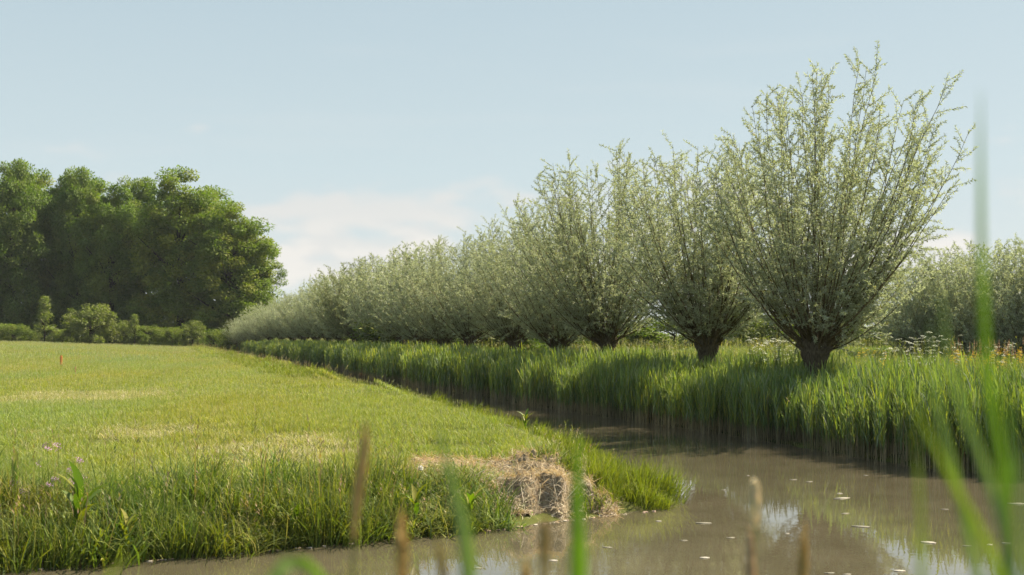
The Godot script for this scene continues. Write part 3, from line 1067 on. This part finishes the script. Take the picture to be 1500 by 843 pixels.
# ------------------------------------------------------------------ flowers and broad-leaved plants
func wide_leaf(L: float, W: float, bend: float, col: Color) -> ArrayMesh:
	# a broad pointed leaf with a folded midrib, lying along +z from its foot
	var b := MB.new()
	var n := 8
	for i in n + 1:
		var t := float(i) / n
		var w := W * 0.5 * pow(sin(PI * clampf(t * 0.93 + 0.05, 0.0, 1.0)), 0.8)
		var y := sin(t * 1.6) * L * bend - t * t * L * bend * 0.7
		var z := t * L
		for s in [-1.0, 0.0, 1.0]:
			b.v.append(Vector3(s * w, y + absf(s) * w * 0.35 + sin(t * 20.0) * 0.06 * w * absf(s), z))
			b.n.append(Vector3(-s * 0.3, 1, 0.0).normalized())
			b.c.append(col)
	for i in n:
		for k in 2:
			var a := i * 3 + k
			b.ix.append_array(PackedInt32Array([a, a + 1, a + 3, a + 1, a + 4, a + 3]))
	return b.mesh(M.near)

func umbel_mesh(rng: RandomNumberGenerator, r: float, cols: Array, count: int) -> ArrayMesh:
	var b := MB.new()
	for i in count:
		var a := rng.randf() * TAU
		var rr := sqrt(rng.randf()) * r
		var p := Vector3(cos(a) * rr, 0.12 * r - rr * rr / r * 0.35 + rng.randf_range(-0.05, 0.08) * r, sin(a) * rr)
		var dir := Vector3(cos(a * 3.0), rng.randf_range(-0.2, 0.6), sin(a * 3.0)).normalized()
		b.leaf(p, dir, dir.cross(Vector3.UP).normalized(), r * 0.34, r * 0.3, pick(rng, cols))
	return b.mesh(M.petal)

func build_flowers() -> void:
	var rng := RandomNumberGenerator.new()
	rng.seed = 707
	var green := Color(0.13, 0.17, 0.05)
	# cow parsley
	var white := [Color(0.62, 0.64, 0.56), Color(0.52, 0.55, 0.45)]
	var um := [umbel_mesh(rng, 0.06, white, 46), umbel_mesh(rng, 0.045, white, 42)]
	var protos := []
	for v in 4:
		var root := Node3D.new()
		root.name = "cow_parsley"
		var b := MB.new()
		var tops := []
		var h := rng.randf_range(1.45, 1.8)
		b.tube(PackedVector3Array([Vector3(0, -0.1, 0), Vector3(0.03, h * 0.5, 0.02), Vector3(0, h, 0)]), PackedFloat32Array([0.008, 0.006, 0.003]), 4, PackedColorArray([green]))
		for i in 6:
			var a := rng.randf() * TAU
			var s := Vector3(0.02, h * rng.randf_range(0.45, 0.8), 0.01)
			var e := s + Vector3(cos(a) * rng.randf_range(0.1, 0.3), h * rng.randf_range(0.15, 0.32), sin(a) * rng.randf_range(0.1, 0.3))
			b.tube(PackedVector3Array([s, e]), PackedFloat32Array([0.004, 0.002]), 3, PackedColorArray([green]))
			tops.append(e)
		tops.append(Vector3(0, h, 0))
		part("stem", b.mesh(M.near), root)
		for e in tops:
			var u := part("umbel", um[rng.randi() % 2], root)
			u.position = e
			u.rotation = Vector3(rng.randf_range(-0.3, 0.3), rng.randf() * TAU, rng.randf_range(-0.3, 0.3))
		protos.append(root)
	var places := []
	for i in 22:
		places.append([rng.randf_range(1095, 1170), rng.randf_range(29.5, 33.0)])
	for i in 18:
		places.append([rng.randf_range(1270, 1390), rng.randf_range(25.5, 32.0)])
	for i in 8:
		places.append([rng.randf_range(1390, 1500), rng.randf_range(25.0, 38.0)])
	for i in places.size():
		var q: Array = places[i]
		var x: float = (q[0] - 750.0) / FPX * q[1]
		var o: Node3D = protos[rng.randi() % 4].duplicate()
		o.name = numbered("cow_parsley")
		add_child(o)
		o.position = Vector3(x, ground(x, q[1]), -q[1])
		o.rotation.y = rng.randf() * TAU
		o.scale = Vector3.ONE * rng.randf_range(0.85, 1.1)
		var g: String = ["white cow parsley in flower beside the tallest willow's trunk", "white cow parsley in flower past the tallest willow before the yellow flowers", "white cow parsley in flower among the yellow flowers"][0 if i < 22 else 1 if i < 40 else 2]
		tag(o, g, "flower", g + " stand")
	# yellow flowers
	var yel := [Color(0.75, 0.5, 0.03), Color(0.8, 0.6, 0.05)]
	var ym := umbel_mesh(rng, 0.05, yel, 22)
	var yst := MB.new()
	yst.tube(PackedVector3Array([Vector3(0, -0.1, 0), Vector3(0.02, 0.5, 0.01), Vector3(0, 1.0, 0)]), PackedFloat32Array([0.004, 0.003, 0.002]), 4, PackedColorArray([green]))
	var ystm := yst.mesh(M.near)
	for i in 46:
		var d := rng.randf_range(24.5, 36.0)
		var px := rng.randf_range(1385, 1510) if i < 38 else rng.randf_range(1255, 1300)
		var x := (px - 750.0) / FPX * d
		var h := rng.randf_range(1.2, 1.5)
		var o := thing("yellow_flower", Vector3(x, ground(x, d), -d), "yellow flower on a tall stem in the meadow behind the reeds", "flower", "yellow flowers behind the reeds")
		part("stem", ystm, o).scale = Vector3(1, h, 1)
		for k in 3:
			var f := part("flower_head", ym, o)
			f.position = Vector3(rng.randf_range(-0.05, 0.05), h - 0.06 * k, rng.randf_range(-0.05, 0.05))
			f.rotation = Vector3(rng.randf_range(-0.6, 0.6), 0, rng.randf_range(-0.6, 0.6))
	# rusty sorrel spikes
	var rust := [Color(0.26, 0.14, 0.08), Color(0.32, 0.2, 0.11), Color(0.24, 0.15, 0.09)]
	var sm := MB.new()
	for i in 70:
		var y := rng.randf()
		var a := rng.randf() * TAU
		var o := Vector3(cos(a), 0.5, sin(a)).normalized()
		sm.leaf(Vector3(0, y * 0.34, 0), o, o.cross(Vector3.UP).normalized(), 0.05 * (1.15 - y), 0.022, pick(rng, rust))
	var spm := sm.mesh(M.petal)
	for i in 54:
		var d := rng.randf_range(34.0, 52.0)
		var px := rng.randf_range(1390, 1510)
		var x := (px - 750.0) / FPX * d
		var h := rng.randf_range(1.0, 1.35)
		var o := thing("sorrel", Vector3(x, ground(x, d), -d), "rusty sorrel spike standing in the grass before the willow shrubs", "plant", "rusty sorrel before the willow shrubs")
		part("stem", ystm, o).scale = Vector3(1, h + 0.2, 1)
		part("flower_spike", spm, o).position.y = h
	# purple flowers on the bank
	var pur := [Color(0.42, 0.22, 0.42), Color(0.5, 0.3, 0.5), Color(0.36, 0.17, 0.36)]
	var pm := umbel_mesh(rng, 0.037, pur, 22)
	for i in [[30, 702], [38, 712], [42, 722], [72, 648], [88, 650], [60, 672], [118, 670], [108, 684], [126, 694], [80, 700], [112, 700], [124, 708], [140, 768], [20, 706], [558, 742], [572, 748], [600, 736], [590, 752]]:
		var d: float = 13.2 + rng.randf_range(-0.35, 0.35) if i[0] < 300 else 14.6
		var top := pix(i[0], i[1], d)
		var gy := ground(top.x, d)
		var lab := "pink purple wild flower in the tall grass beside the dock leaves" if i[0] < 300 else "pink purple wild flower on the bank beside the straw heap"
		var o := thing("purple_flower", Vector3(top.x, gy, -d), lab, "flower", lab + " patch")
		part("stem", ystm, o).scale = Vector3(1, maxf(0.2, top.y - gy), 1)
		for k in 3:
			var f := part("flower_head", pm, o)
			f.position = Vector3(rng.randf_range(-0.03, 0.03), top.y - gy - 0.03 * k, rng.randf_range(-0.03, 0.03))
			f.rotation = Vector3(rng.randf_range(-0.8, 0.8), 0, rng.randf_range(-0.8, 0.8))
	# dock plants with broad leaves at the water's edge
	var leafcols := [Color(0.17, 0.22, 0.03), Color(0.11, 0.17, 0.03), Color(0.26, 0.25, 0.04), Color(0.33, 0.31, 0.2)]
	var lm := []
	for i in 4:
		lm.append(wide_leaf(0.42, 0.085, 0.35, leafcols[i]))
	var docks := [[118, 770, 1.05, 10, 12.55, "yellow green dock with long drooping leaves below the purple flowers"], [190, 806, 0.6, 9, 12.5, "low dock with pale withered leaves at the waterline of the grassy bank"], [435, 785, 0.5, 7, 13.5, "small leafy plant at the waterline in the middle of the grassy bank"], [690, 772, 0.65, 8, 14.5, "leafy plant at the waterline just before the straw heap"], [610, 770, 0.7, 8, 14.2, "dark leafy plant overhanging the water beside the straw heap"], [25, 690, 0.6, 7, 13.6, "stiff upright leaved plant behind the purple flowers"], [790, 590, 0.62, 14, 23.2, "tall leafy weed on the field edge above the far water"], [770, 600, 0.5, 12, 22.6, "shorter leafy weed beside the tall weed on the field edge"]]
	for q in docks:
		var x: float = (q[0] - 750.0) / FPX * q[4]
		var gy := maxf(ground(x, q[4]), 0.0)
		var o := thing("dock_plant", Vector3(x, gy, -q[4]), q[5], "plant")
		var up: bool = q[0] == 25
		for k in q[3]:
			var l := part("leaf", lm[(k * 7 + int(q[0])) % 3 if q[0] != 190 else 2 + k % 2], o)
			var a: float = TAU * k / q[3] + rng.randf() * 0.5
			l.basis = Basis(Vector3.UP, a) * Basis(Vector3.RIGHT, -rng.randf_range(0.5, 1.2) if not up else -1.35)
			l.scale = Vector3.ONE * q[2] * rng.randf_range(0.8, 1.35)
			l.position = Vector3(0, rng.randf_range(0.05, 0.5) * q[2], 0)
		var sb := MB.new()
		sb.tube(PackedVector3Array([Vector3(0, -0.05, 0), Vector3(0.01, 0.52 * q[2], 0)]), PackedFloat32Array([0.01, 0.006]), 5, PackedColorArray([leafcols[0]]))
		part("stem", sb.mesh(M.near), o)

# ------------------------------------------------------------------ small things
func chip(rng: RandomNumberGenerator, r: float, stretch_: float, col: Color) -> ArrayMesh:
	# an irregular thin flake with real thickness, lightly domed
	var b := MB.new()
	var n := 9
	var rim := PackedVector3Array()
	for i in n:
		var a := TAU * i / n
		var k := r * rng.randf_range(0.65, 1.15)
		rim.append(Vector3(cos(a) * k * stretch_, 0, sin(a) * k))
	b.v.append(Vector3(0, r * 0.28, 0)); b.n.append(Vector3.UP); b.c.append(col)
	for p in rim:
		b.v.append(p + Vector3.UP * r * 0.1); b.n.append((p.normalized() * 0.5 + Vector3.UP).normalized()); b.c.append(col)
	for p in rim:
		b.v.append(p * 0.9 - Vector3.UP * r * 0.1); b.n.append(p.normalized()); b.c.append(col)
	for i in n:
		var j := (i + 1) % n
		b.ix.append_array(PackedInt32Array([0, 1 + i, 1 + j, 1 + i, 1 + n + i, 1 + j, 1 + j, 1 + n + i, 1 + n + j]))
	return b.mesh(M.petal)

func build_small() -> void:
	var rng := RandomNumberGenerator.new()
	rng.seed = 808
	var flat := []
	for i in 5:
		flat.append(chip(rng, 0.026, rng.randf_range(1.4, 3.4), [Color(0.27, 0.255, 0.215), Color(0.21, 0.20, 0.165), Color(0.36, 0.34, 0.3)][i % 3]))
	var list := [[1230, 729, 2.0], [1227, 722, 1.0], [1029, 765, 1.5], [1258, 770, 1.6], [1354, 793, 2.0], [1312, 834, 1.4], [809, 819, 1.2], [1183, 705, 1.0], [1160, 702, 1.0], [1235, 751, 0.9], [1237, 839, 1.0], [1211, 837, 0.8], [1029, 815, 1.3], [1069, 786, 0.8], [1094, 696, 0.6], [1059, 717, 0.6], [963, 762, 0.9], [1488, 737, 2.0], [1266, 696, 0.9], [1468, 794, 1.2], [1444, 796, 1.0], [1412, 798, 1.0], [925, 623, 0.5], [1070, 650, 0.5], [1135, 655, 0.5], [1380, 745, 0.8], [1000, 790, 0.7], [1150, 780, 0.7], [890, 800, 0.8], [700, 830, 0.8]]
	for q in list:
		var d: float = EYE * FPX / (q[1] - HORIZON)
		var o := part("floating_fluff", flat[rng.randi() % 5], self)
		o.position = Vector3((q[0] - 750.0) / FPX * d, 0.004, -d)
		o.rotation.y = rng.randf_range(-0.4, 0.4)
		o.scale = Vector3.ONE * q[2]
		tag(o, "pale fleck of plant fluff floating on open brown water", "plant fluff", "flecks floating on the ditch")
	var pinks := []
	for i in 5:
		pinks.append(chip(rng, 0.022, rng.randf_range(1.0, 2.2), [Color(0.4, 0.3, 0.25), Color(0.45, 0.4, 0.34), Color(0.32, 0.25, 0.17)][i % 3]))
	for i in 90:
		var u := rng.randf_range(2.3, 9.0)
		var k := int(u)
		var p := left_bank[k].lerp(left_bank[k + 1], u - k) + Vector2(rng.randf_range(-0.05, 0.05), -rng.randf_range(0.0, 0.07))
		var o := part("waterline_chip", pinks[rng.randi() % 5], self)
		o.position = Vector3(p.x, 0.006, -p.y)
		o.rotation.y = rng.randf() * TAU
		o.scale = Vector3.ONE * rng.randf_range(0.5, 1.4)
		tag(o, "pale bit of plant litter washed against the grassy bank's waterline", "plant litter", "litter along the bank's waterline")
	# white feathers on the straw heap
	for q in [[728, 700, "white feather lying on the straw of the heap's upper slope"], [776, 708, "white feather on the straw at the middle of the heap"], [756, 727, "pale feather low on the heap's face"], [702, 692, "small white feather on the straw nearest the leafy weeds"]]:
		var p := pix(q[0], q[1], 15.35)
		var o := thing("feather", p, q[2], "feather")
		var b := MB.new()
		b.blade(Vector3.ZERO, Vector3(0.8, 0.35, 0.2).normalized(), Vector3(0, 0.3, 1).normalized(), Vector3.UP * 0.3, 0.11, 0.04, Color(0.8, 0.8, 0.78))
		part("vane", b.mesh(M.petal), o)
		var t := MB.new()
		t.tube(PackedVector3Array([Vector3(-0.03, -0.02, 0), Vector3(0.05, 0.024, 0.01)]), PackedFloat32Array([0.002, 0.001]), 4, PackedColorArray([Color(0.7, 0.68, 0.6)]))
		part("quill", t.mesh(M.petal), o)
	# dandelion clock
	var dp := pix(617, 685, 15.6)
	var dg := ground(dp.x, 15.6)
	var dc := thing("dandelion_clock", Vector3(dp.x, dg, -15.6), "white round dandelion clock on the bank beside the straw heap", "flower")
	var fl := MB.new()
	for i in 220:
		var o := Vector3(rng.randfn(), rng.randfn(), rng.randfn()).normalized()
		fl.leaf(o * 0.012, o, o.cross(Vector3(0.3, 1, 0.2)).normalized(), 0.026, 0.006, Color(0.75, 0.75, 0.72))
	part("seed_ball", fl.mesh(M.petal), dc).position.y = dp.y - dg
	var ds := MB.new()
	ds.tube(PackedVector3Array([Vector3(0, -0.05, 0), Vector3(0, dp.y - dg, 0)]), PackedFloat32Array([0.004, 0.003]), 5, PackedColorArray([Color(0.16, 0.18, 0.07)]))
	part("stem", ds.mesh(M.near), dc)
	# marker stakes in the field
	for q in [[90, 538, 14.0, Color(0.55, 0.22, 0.09), "orange marker stake standing in the open field"], [111, 549, 10.0, Color(0.42, 0.25, 0.15), "short thin brown stake beside the orange marker stake"]]:
		var p := hit(q[0], q[1])
		var d := -p.z
		var o := thing("marker_stake", p, q[4], "stake")
		var h: float = q[2] / FPX * d
		var w: float = (3.4 if q[1] == 538 else 1.8) / FPX * d
		var b := MB.new()
		b.tube(PackedVector3Array([Vector3(0, -0.2, 0), Vector3(0.01, h, 0)]), PackedFloat32Array([w * 0.5, w * 0.5]), 6, PackedColorArray([q[3]]))
		part("post", b.mesh(M.dry), o)
		var t := MB.new()
		t.tube(PackedVector3Array([Vector3(0.01, h, 0), Vector3(0.01, h + w * 0.8, 0), Vector3(0.01, h + w * 0.9, 0)]), PackedFloat32Array([w * 0.53, w * 0.3, 0.001]), 6, PackedColorArray([q[3] * 1.15]))
		part("tip", t.mesh(M.dry), o)
	# brown log at the far waterline
	var lp := pix(538, 549, 68.0)
	var lg := thing("drift_log", Vector3(lp.x, 0.03, -68.0), "rusty brown log lying in the water at the far reeds", "log")
	var lb := MB.new()
	lb.tube(PackedVector3Array([Vector3(-0.5, 0, 0), Vector3(-0.45, 0.05, 0), Vector3(0.1, 0.1, 0.02), Vector3(0.6, 0.02, 0.05), Vector3(0.63, 0, 0.05)]), PackedFloat32Array([0.01, 0.12, 0.13, 0.08, 0.01]), 9, PackedColorArray([Color(0.3, 0.15, 0.06)]))
	part("bole", lb.mesh(M.bark), lg)
	var lt := MB.new()
	lt.tube(PackedVector3Array([Vector3(0.2, 0.1, 0), Vector3(0.6, 0.4, 0.05), Vector3(0.9, 0.45, 0.05)]), PackedFloat32Array([0.04, 0.025, 0.01]), 5, PackedColorArray([Color(0.2, 0.13, 0.07)]))
	part("branch", lt.mesh(M.bark), lg)
	# broken pale reed stalks against the reeds
	for q in [[1150, 580, 1164, 600, 25.6, "pale broken reed stalk bent across the reeds below the tallest willow"], [1238, 572, 1256, 588, 24.0, "pale bent reed blade in the reeds past the tallest willow's trunk"], [1284, 598, 1298, 622, 22.6, "thin pale bent reed stalk low in the reeds"]]:
		var a := pix(q[0], q[1], q[4])
		var e := pix(q[2], q[3], q[4] + 0.1)
		var o := thing("broken_reed", Vector3(e.x, 0, e.z), q[5], "reed")
		var b := MB.new()
		b.tube(PackedVector3Array([Vector3(0.05, -0.3, -0.05), Vector3(0, e.y, 0)]), PackedFloat32Array([0.007, 0.006]), 5, PackedColorArray([Color(0.3, 0.27, 0.17)]))
		part("stem", b.mesh(M.dry), o)
		var l := MB.new()
		l.blade(Vector3(0, e.y, 0), (a - e).normalized(), Vector3(0.5, 0.2, 0.8).normalized(), Vector3.DOWN * 0.1, (a - e).length() * 1.1, 0.035, Color(0.5, 0.5, 0.4))
		part("leaf", l.mesh(M.dry), o)

# ------------------------------------------------------------------ blurred plants on the camera's own bank
func ribbon(pts: PackedVector3Array, widths: PackedFloat32Array, col: Color, fold: float) -> ArrayMesh:
	var b := MB.new()
	var n := pts.size()
	for i in n:
		var t := (pts[mini(i + 1, n - 1)] - pts[maxi(i - 1, 0)]).normalized()
		var s := t.cross(Vector3(0, 0, 1)).normalized()
		var nn := s.cross(t).normalized()
		for k in [-1.0, 0.0, 1.0]:
			b.v.append(pts[i] + s * (k * widths[i] * 0.5) + nn * (absf(k) * widths[i] * fold))
			b.n.append((nn - s * k * 0.6).normalized())
			b.c.append(col)
	for i in n - 1:
		for k in 2:
			var a := i * 3 + k
			b.ix.append_array(PackedInt32Array([a, a + 3, a + 1, a + 1, a + 3, a + 4]))
	return b.mesh(M.near)

func smooth_path(keys: Array, d: float, spread: float) -> PackedVector3Array:
	var c := Curve3D.new()
	for i in keys.size():
		var p := pix(keys[i][0], keys[i][1], d + spread * i)
		var a: Array = keys[maxi(i - 1, 0)]
		var b: Array = keys[mini(i + 1, keys.size() - 1)]
		var t := (pix(b[0], b[1], d) - pix(a[0], a[1], d)) / 6.0
		c.add_point(p, -t, t)
	return c.tessellate_even_length(4, 0.02)

func near_blade(keys: Array, d: float, width: float, col: Color, label: String, droop := false) -> void:
	# keys run from the foot upwards to the tip, in photo pixels
	var first := pix(keys[0][0], keys[0][1], d)
	var gy := ground(first.x, d)
	var foot := Vector3(first.x + 0.03, gy, -d)
	var o := thing("grass_blade", foot, label, "grass blade")
	var path := smooth_path(keys, d, 0.01)
	var full := PackedVector3Array([foot - Vector3(0, 0.03, 0), foot.lerp(path[0], 0.5) + Vector3(0.01, 0, 0)])
	full.append_array(path)
	var w := PackedFloat32Array()
	for i in full.size():
		var t := float(i) / (full.size() - 1)
		w.append(width * (0.55 + 0.45 * ss(0.0, 0.3, t)) * (1.0 - pow(t, 2.4)) + 0.0006)
		full[i] -= foot
	part("leaf", ribbon(full, w, col, 0.14), o)

func near_seed(keys: Array, d: float, r: float, head: float, col: Color, label: String) -> void:
	# a stem with a dense spike at its top; the head starts at fraction 'head' of the visible path
	var rng := RandomNumberGenerator.new()
	rng.seed = hash(label)
	var first := pix(keys[0][0], keys[0][1], d)
	var gy := maxf(ground(first.x, d), 0.0)
	var foot := Vector3(first.x, gy, -d)
	var o := thing("seed_head", foot, label, "grass seed head")
	var path := smooth_path(keys, d, 0.0)
	var full := PackedVector3Array([foot - Vector3(0, 0.03, 0), foot.lerp(path[0], 0.5)])
	full.append_array(path)
	for i in full.size():
		full[i] -= foot
	var rad := PackedFloat32Array()
	for i in full.size():
		rad.append(0.0016)
	var b := MB.new()
	b.tube(full, rad, 5, PackedColorArray([Color(0.16, 0.18, 0.06)]))
	part("stem", b.mesh(M.near), o)
	var k0 := int(lerpf(0.0, path.size() - 1.0, head))
	var hb := MB.new()
	var n := path.size() - 1 - k0
	for i in n * 70:
		var t := rng.randf()
		var u := k0 + t * n
		var ku := mini(int(u), path.size() - 2)
		var p := path[ku].lerp(path[ku + 1], u - ku) - foot
		var dir := (path[ku + 1] - path[ku]).normalized()
		var a := rng.randf() * TAU
		var out := Vector3(cos(a), 0, sin(a))
		var rr := r * pow(sin(PI * clampf(t * 0.9 + 0.08, 0.0, 1.0)), 0.6)
		var ld := (dir * 0.9 + out * 0.6).normalized()
		hb.leaf(p + out * rr * 0.35, ld, ld.cross(out + Vector3(0, 0.01, 0)).normalized(), rr * 1.3, rr * 0.75, pick(rng, [col, col * 0.8, col * 1.15]))
	part("spike", hb.mesh(M.dry), o)

func build_foreground() -> void:
	var g := Color(0.16, 0.25, 0.03)
	var yg := Color(0.25, 0.30, 0.03)
	var gg := Color(0.19, 0.25, 0.12)
	near_blade([[1482, 900], [1474, 800], [1464, 690], [1446, 560], [1440, 420], [1440, 280], [1443, 130]], 0.8, 0.0078, g, "tallest blurred grass blade rising above the horizon over the reeds")
	near_blade([[1480, 900], [1468, 790], [1440, 690], [1408, 600], [1388, 510], [1378, 420]], 0.8, 0.0072, gg, "grey green blurred blade leaning beside the tallest blurred blade")
	near_blade([[1478, 900], [1440, 800], [1396, 715], [1350, 620], [1320, 560]], 0.8, 0.0078, yg, "yellow green blurred blade leaning furthest over the water towards the willows")
	near_blade([[1440, 900], [1412, 780], [1392, 680], [1370, 590], [1362, 470]], 0.9, 0.007, gg, "thin dull green blurred blade between the two leaning blades")
	near_blade([[1470, 910], [1466, 840], [1470, 760], [1478, 660], [1470, 520]], 0.9, 0.007, Color(0.10, 0.17, 0.04), "dark green blurred blade at the foot of the tallest blade")
	near_blade([[1500, 900], [1498, 800], [1490, 700], [1470, 610]], 0.8, 0.008, gg, "short pale blurred blade beside the dark green blurred blade")
	near_blade([[1340, 900], [1345, 800], [1342, 700], [1335, 610]], 0.8, 0.0045, yg, "faint short yellow green blade in front of the open water")
	near_blade([[846, 920], [846, 800], [845, 730], [847, 630]], 0.95, 0.015, Color(0.17, 0.28, 0.03), "broad vivid green blurred blade standing before the straw heap")
	near_blade([[690, 900], [684, 800], [668, 720], [650, 660], [640, 610]], 0.9, 0.0125, gg, "grey green blurred blade before the weeds beside the straw heap")
	near_blade([[392, 920], [404, 850], [420, 822], [448, 822], [480, 852], [500, 890]], 0.9, 0.013, Color(0.19, 0.28, 0.08), "short arched blurred blade bending over at the water before the grassy bank")
	near_blade([[120, 900], [150, 860], [175, 830], [190, 806]], 1.0, 0.010, yg, "short yellowish blurred blade tip before the grassy bank's waterline")
	near_blade([[-330, 900], [-220, 720], [-60, 668], [80, 690], [200, 712], [300, 760]], 0.42, 0.0055, gg, "very blurred blade arching across the tall grass with purple flowers")
	var tan := Color(0.60, 0.48, 0.27)
	near_seed([[518, 900], [520, 790], [526, 720], [534, 660], [537, 615]], 1.3, 0.0066, 0.42, Color(0.55, 0.45, 0.29), "tallest blurred brown seed head before the grassy bank")
	near_seed([[592, 920], [590, 840], [589, 745]], 1.3, 0.0080, 0.3, tan, "upright tan blurred seed head beside the tallest brown one")
	near_seed([[660, 920], [650, 840], [640, 780]], 1.2, 0.0050, 0.3, Color(0.4, 0.35, 0.2), "thin dark leaning seed head before the grey green blade")
	near_seed([[795, 920], [796, 850], [799, 752]], 1.3, 0.0062, 0.45, Color(0.5, 0.42, 0.25), "slim brownish seed head beside the broad vivid green blade")
	near_seed([[771, 920], [770, 860], [769, 815]], 1.4, 0.0055, 0.4, tan, "small tan seed head tip low beside the slim brownish one")
	near_seed([[1096, 930], [1097, 850], [1096, 770]], 1.7, 0.0085, 0.2, Color(0.66, 0.56, 0.47), "pinkish pale seed head standing before the water under the white one")
	near_seed([[1108, 930], [1105, 820], [1104, 760], [1104, 702]], 1.8, 0.0095, 0.70, Color(0.78, 0.74, 0.64), "whitish blurred seed head standing highest before the open water")
	near_seed([[1168, 920], [1172, 840], [1176, 765]], 1.7, 0.0080, 0.2, tan, "slim golden seed head before the water beside the pinkish one")
	# the camera bank's own grass below the frame
	var rng := RandomNumberGenerator.new()
	rng.seed = 909
	var pal := [Color(0.11, 0.16, 0.03), Color(0.14, 0.19, 0.035), Color(0.09, 0.14, 0.03)]
	var o := stuff("near_bank_grass", "green grass on the bank under the blurred blades", "grass")
	var v := []
	for i in 3:
		v.append(grass_patch(rng, 0.6, 120, 0.15, 0.4, 0.008, 0.5, pal, M.grass))
	var spots := []
	for i in 260:
		var x := rng.randf_range(-4.5, 4.5)
		var d := rng.randf_range(-1.5, 3.3)
		var s := shore(x, d)
		if s.x > 0.1 and s.y == 2.0:
			spots.append([Transform3D(Basis(Vector3.UP, rng.randf() * TAU), Vector3(x, ground_from(s, x, d), -d)), Color.WHITE, rng.randi() % 3])
	scatter("bank_grass_patch", v, spots, o)
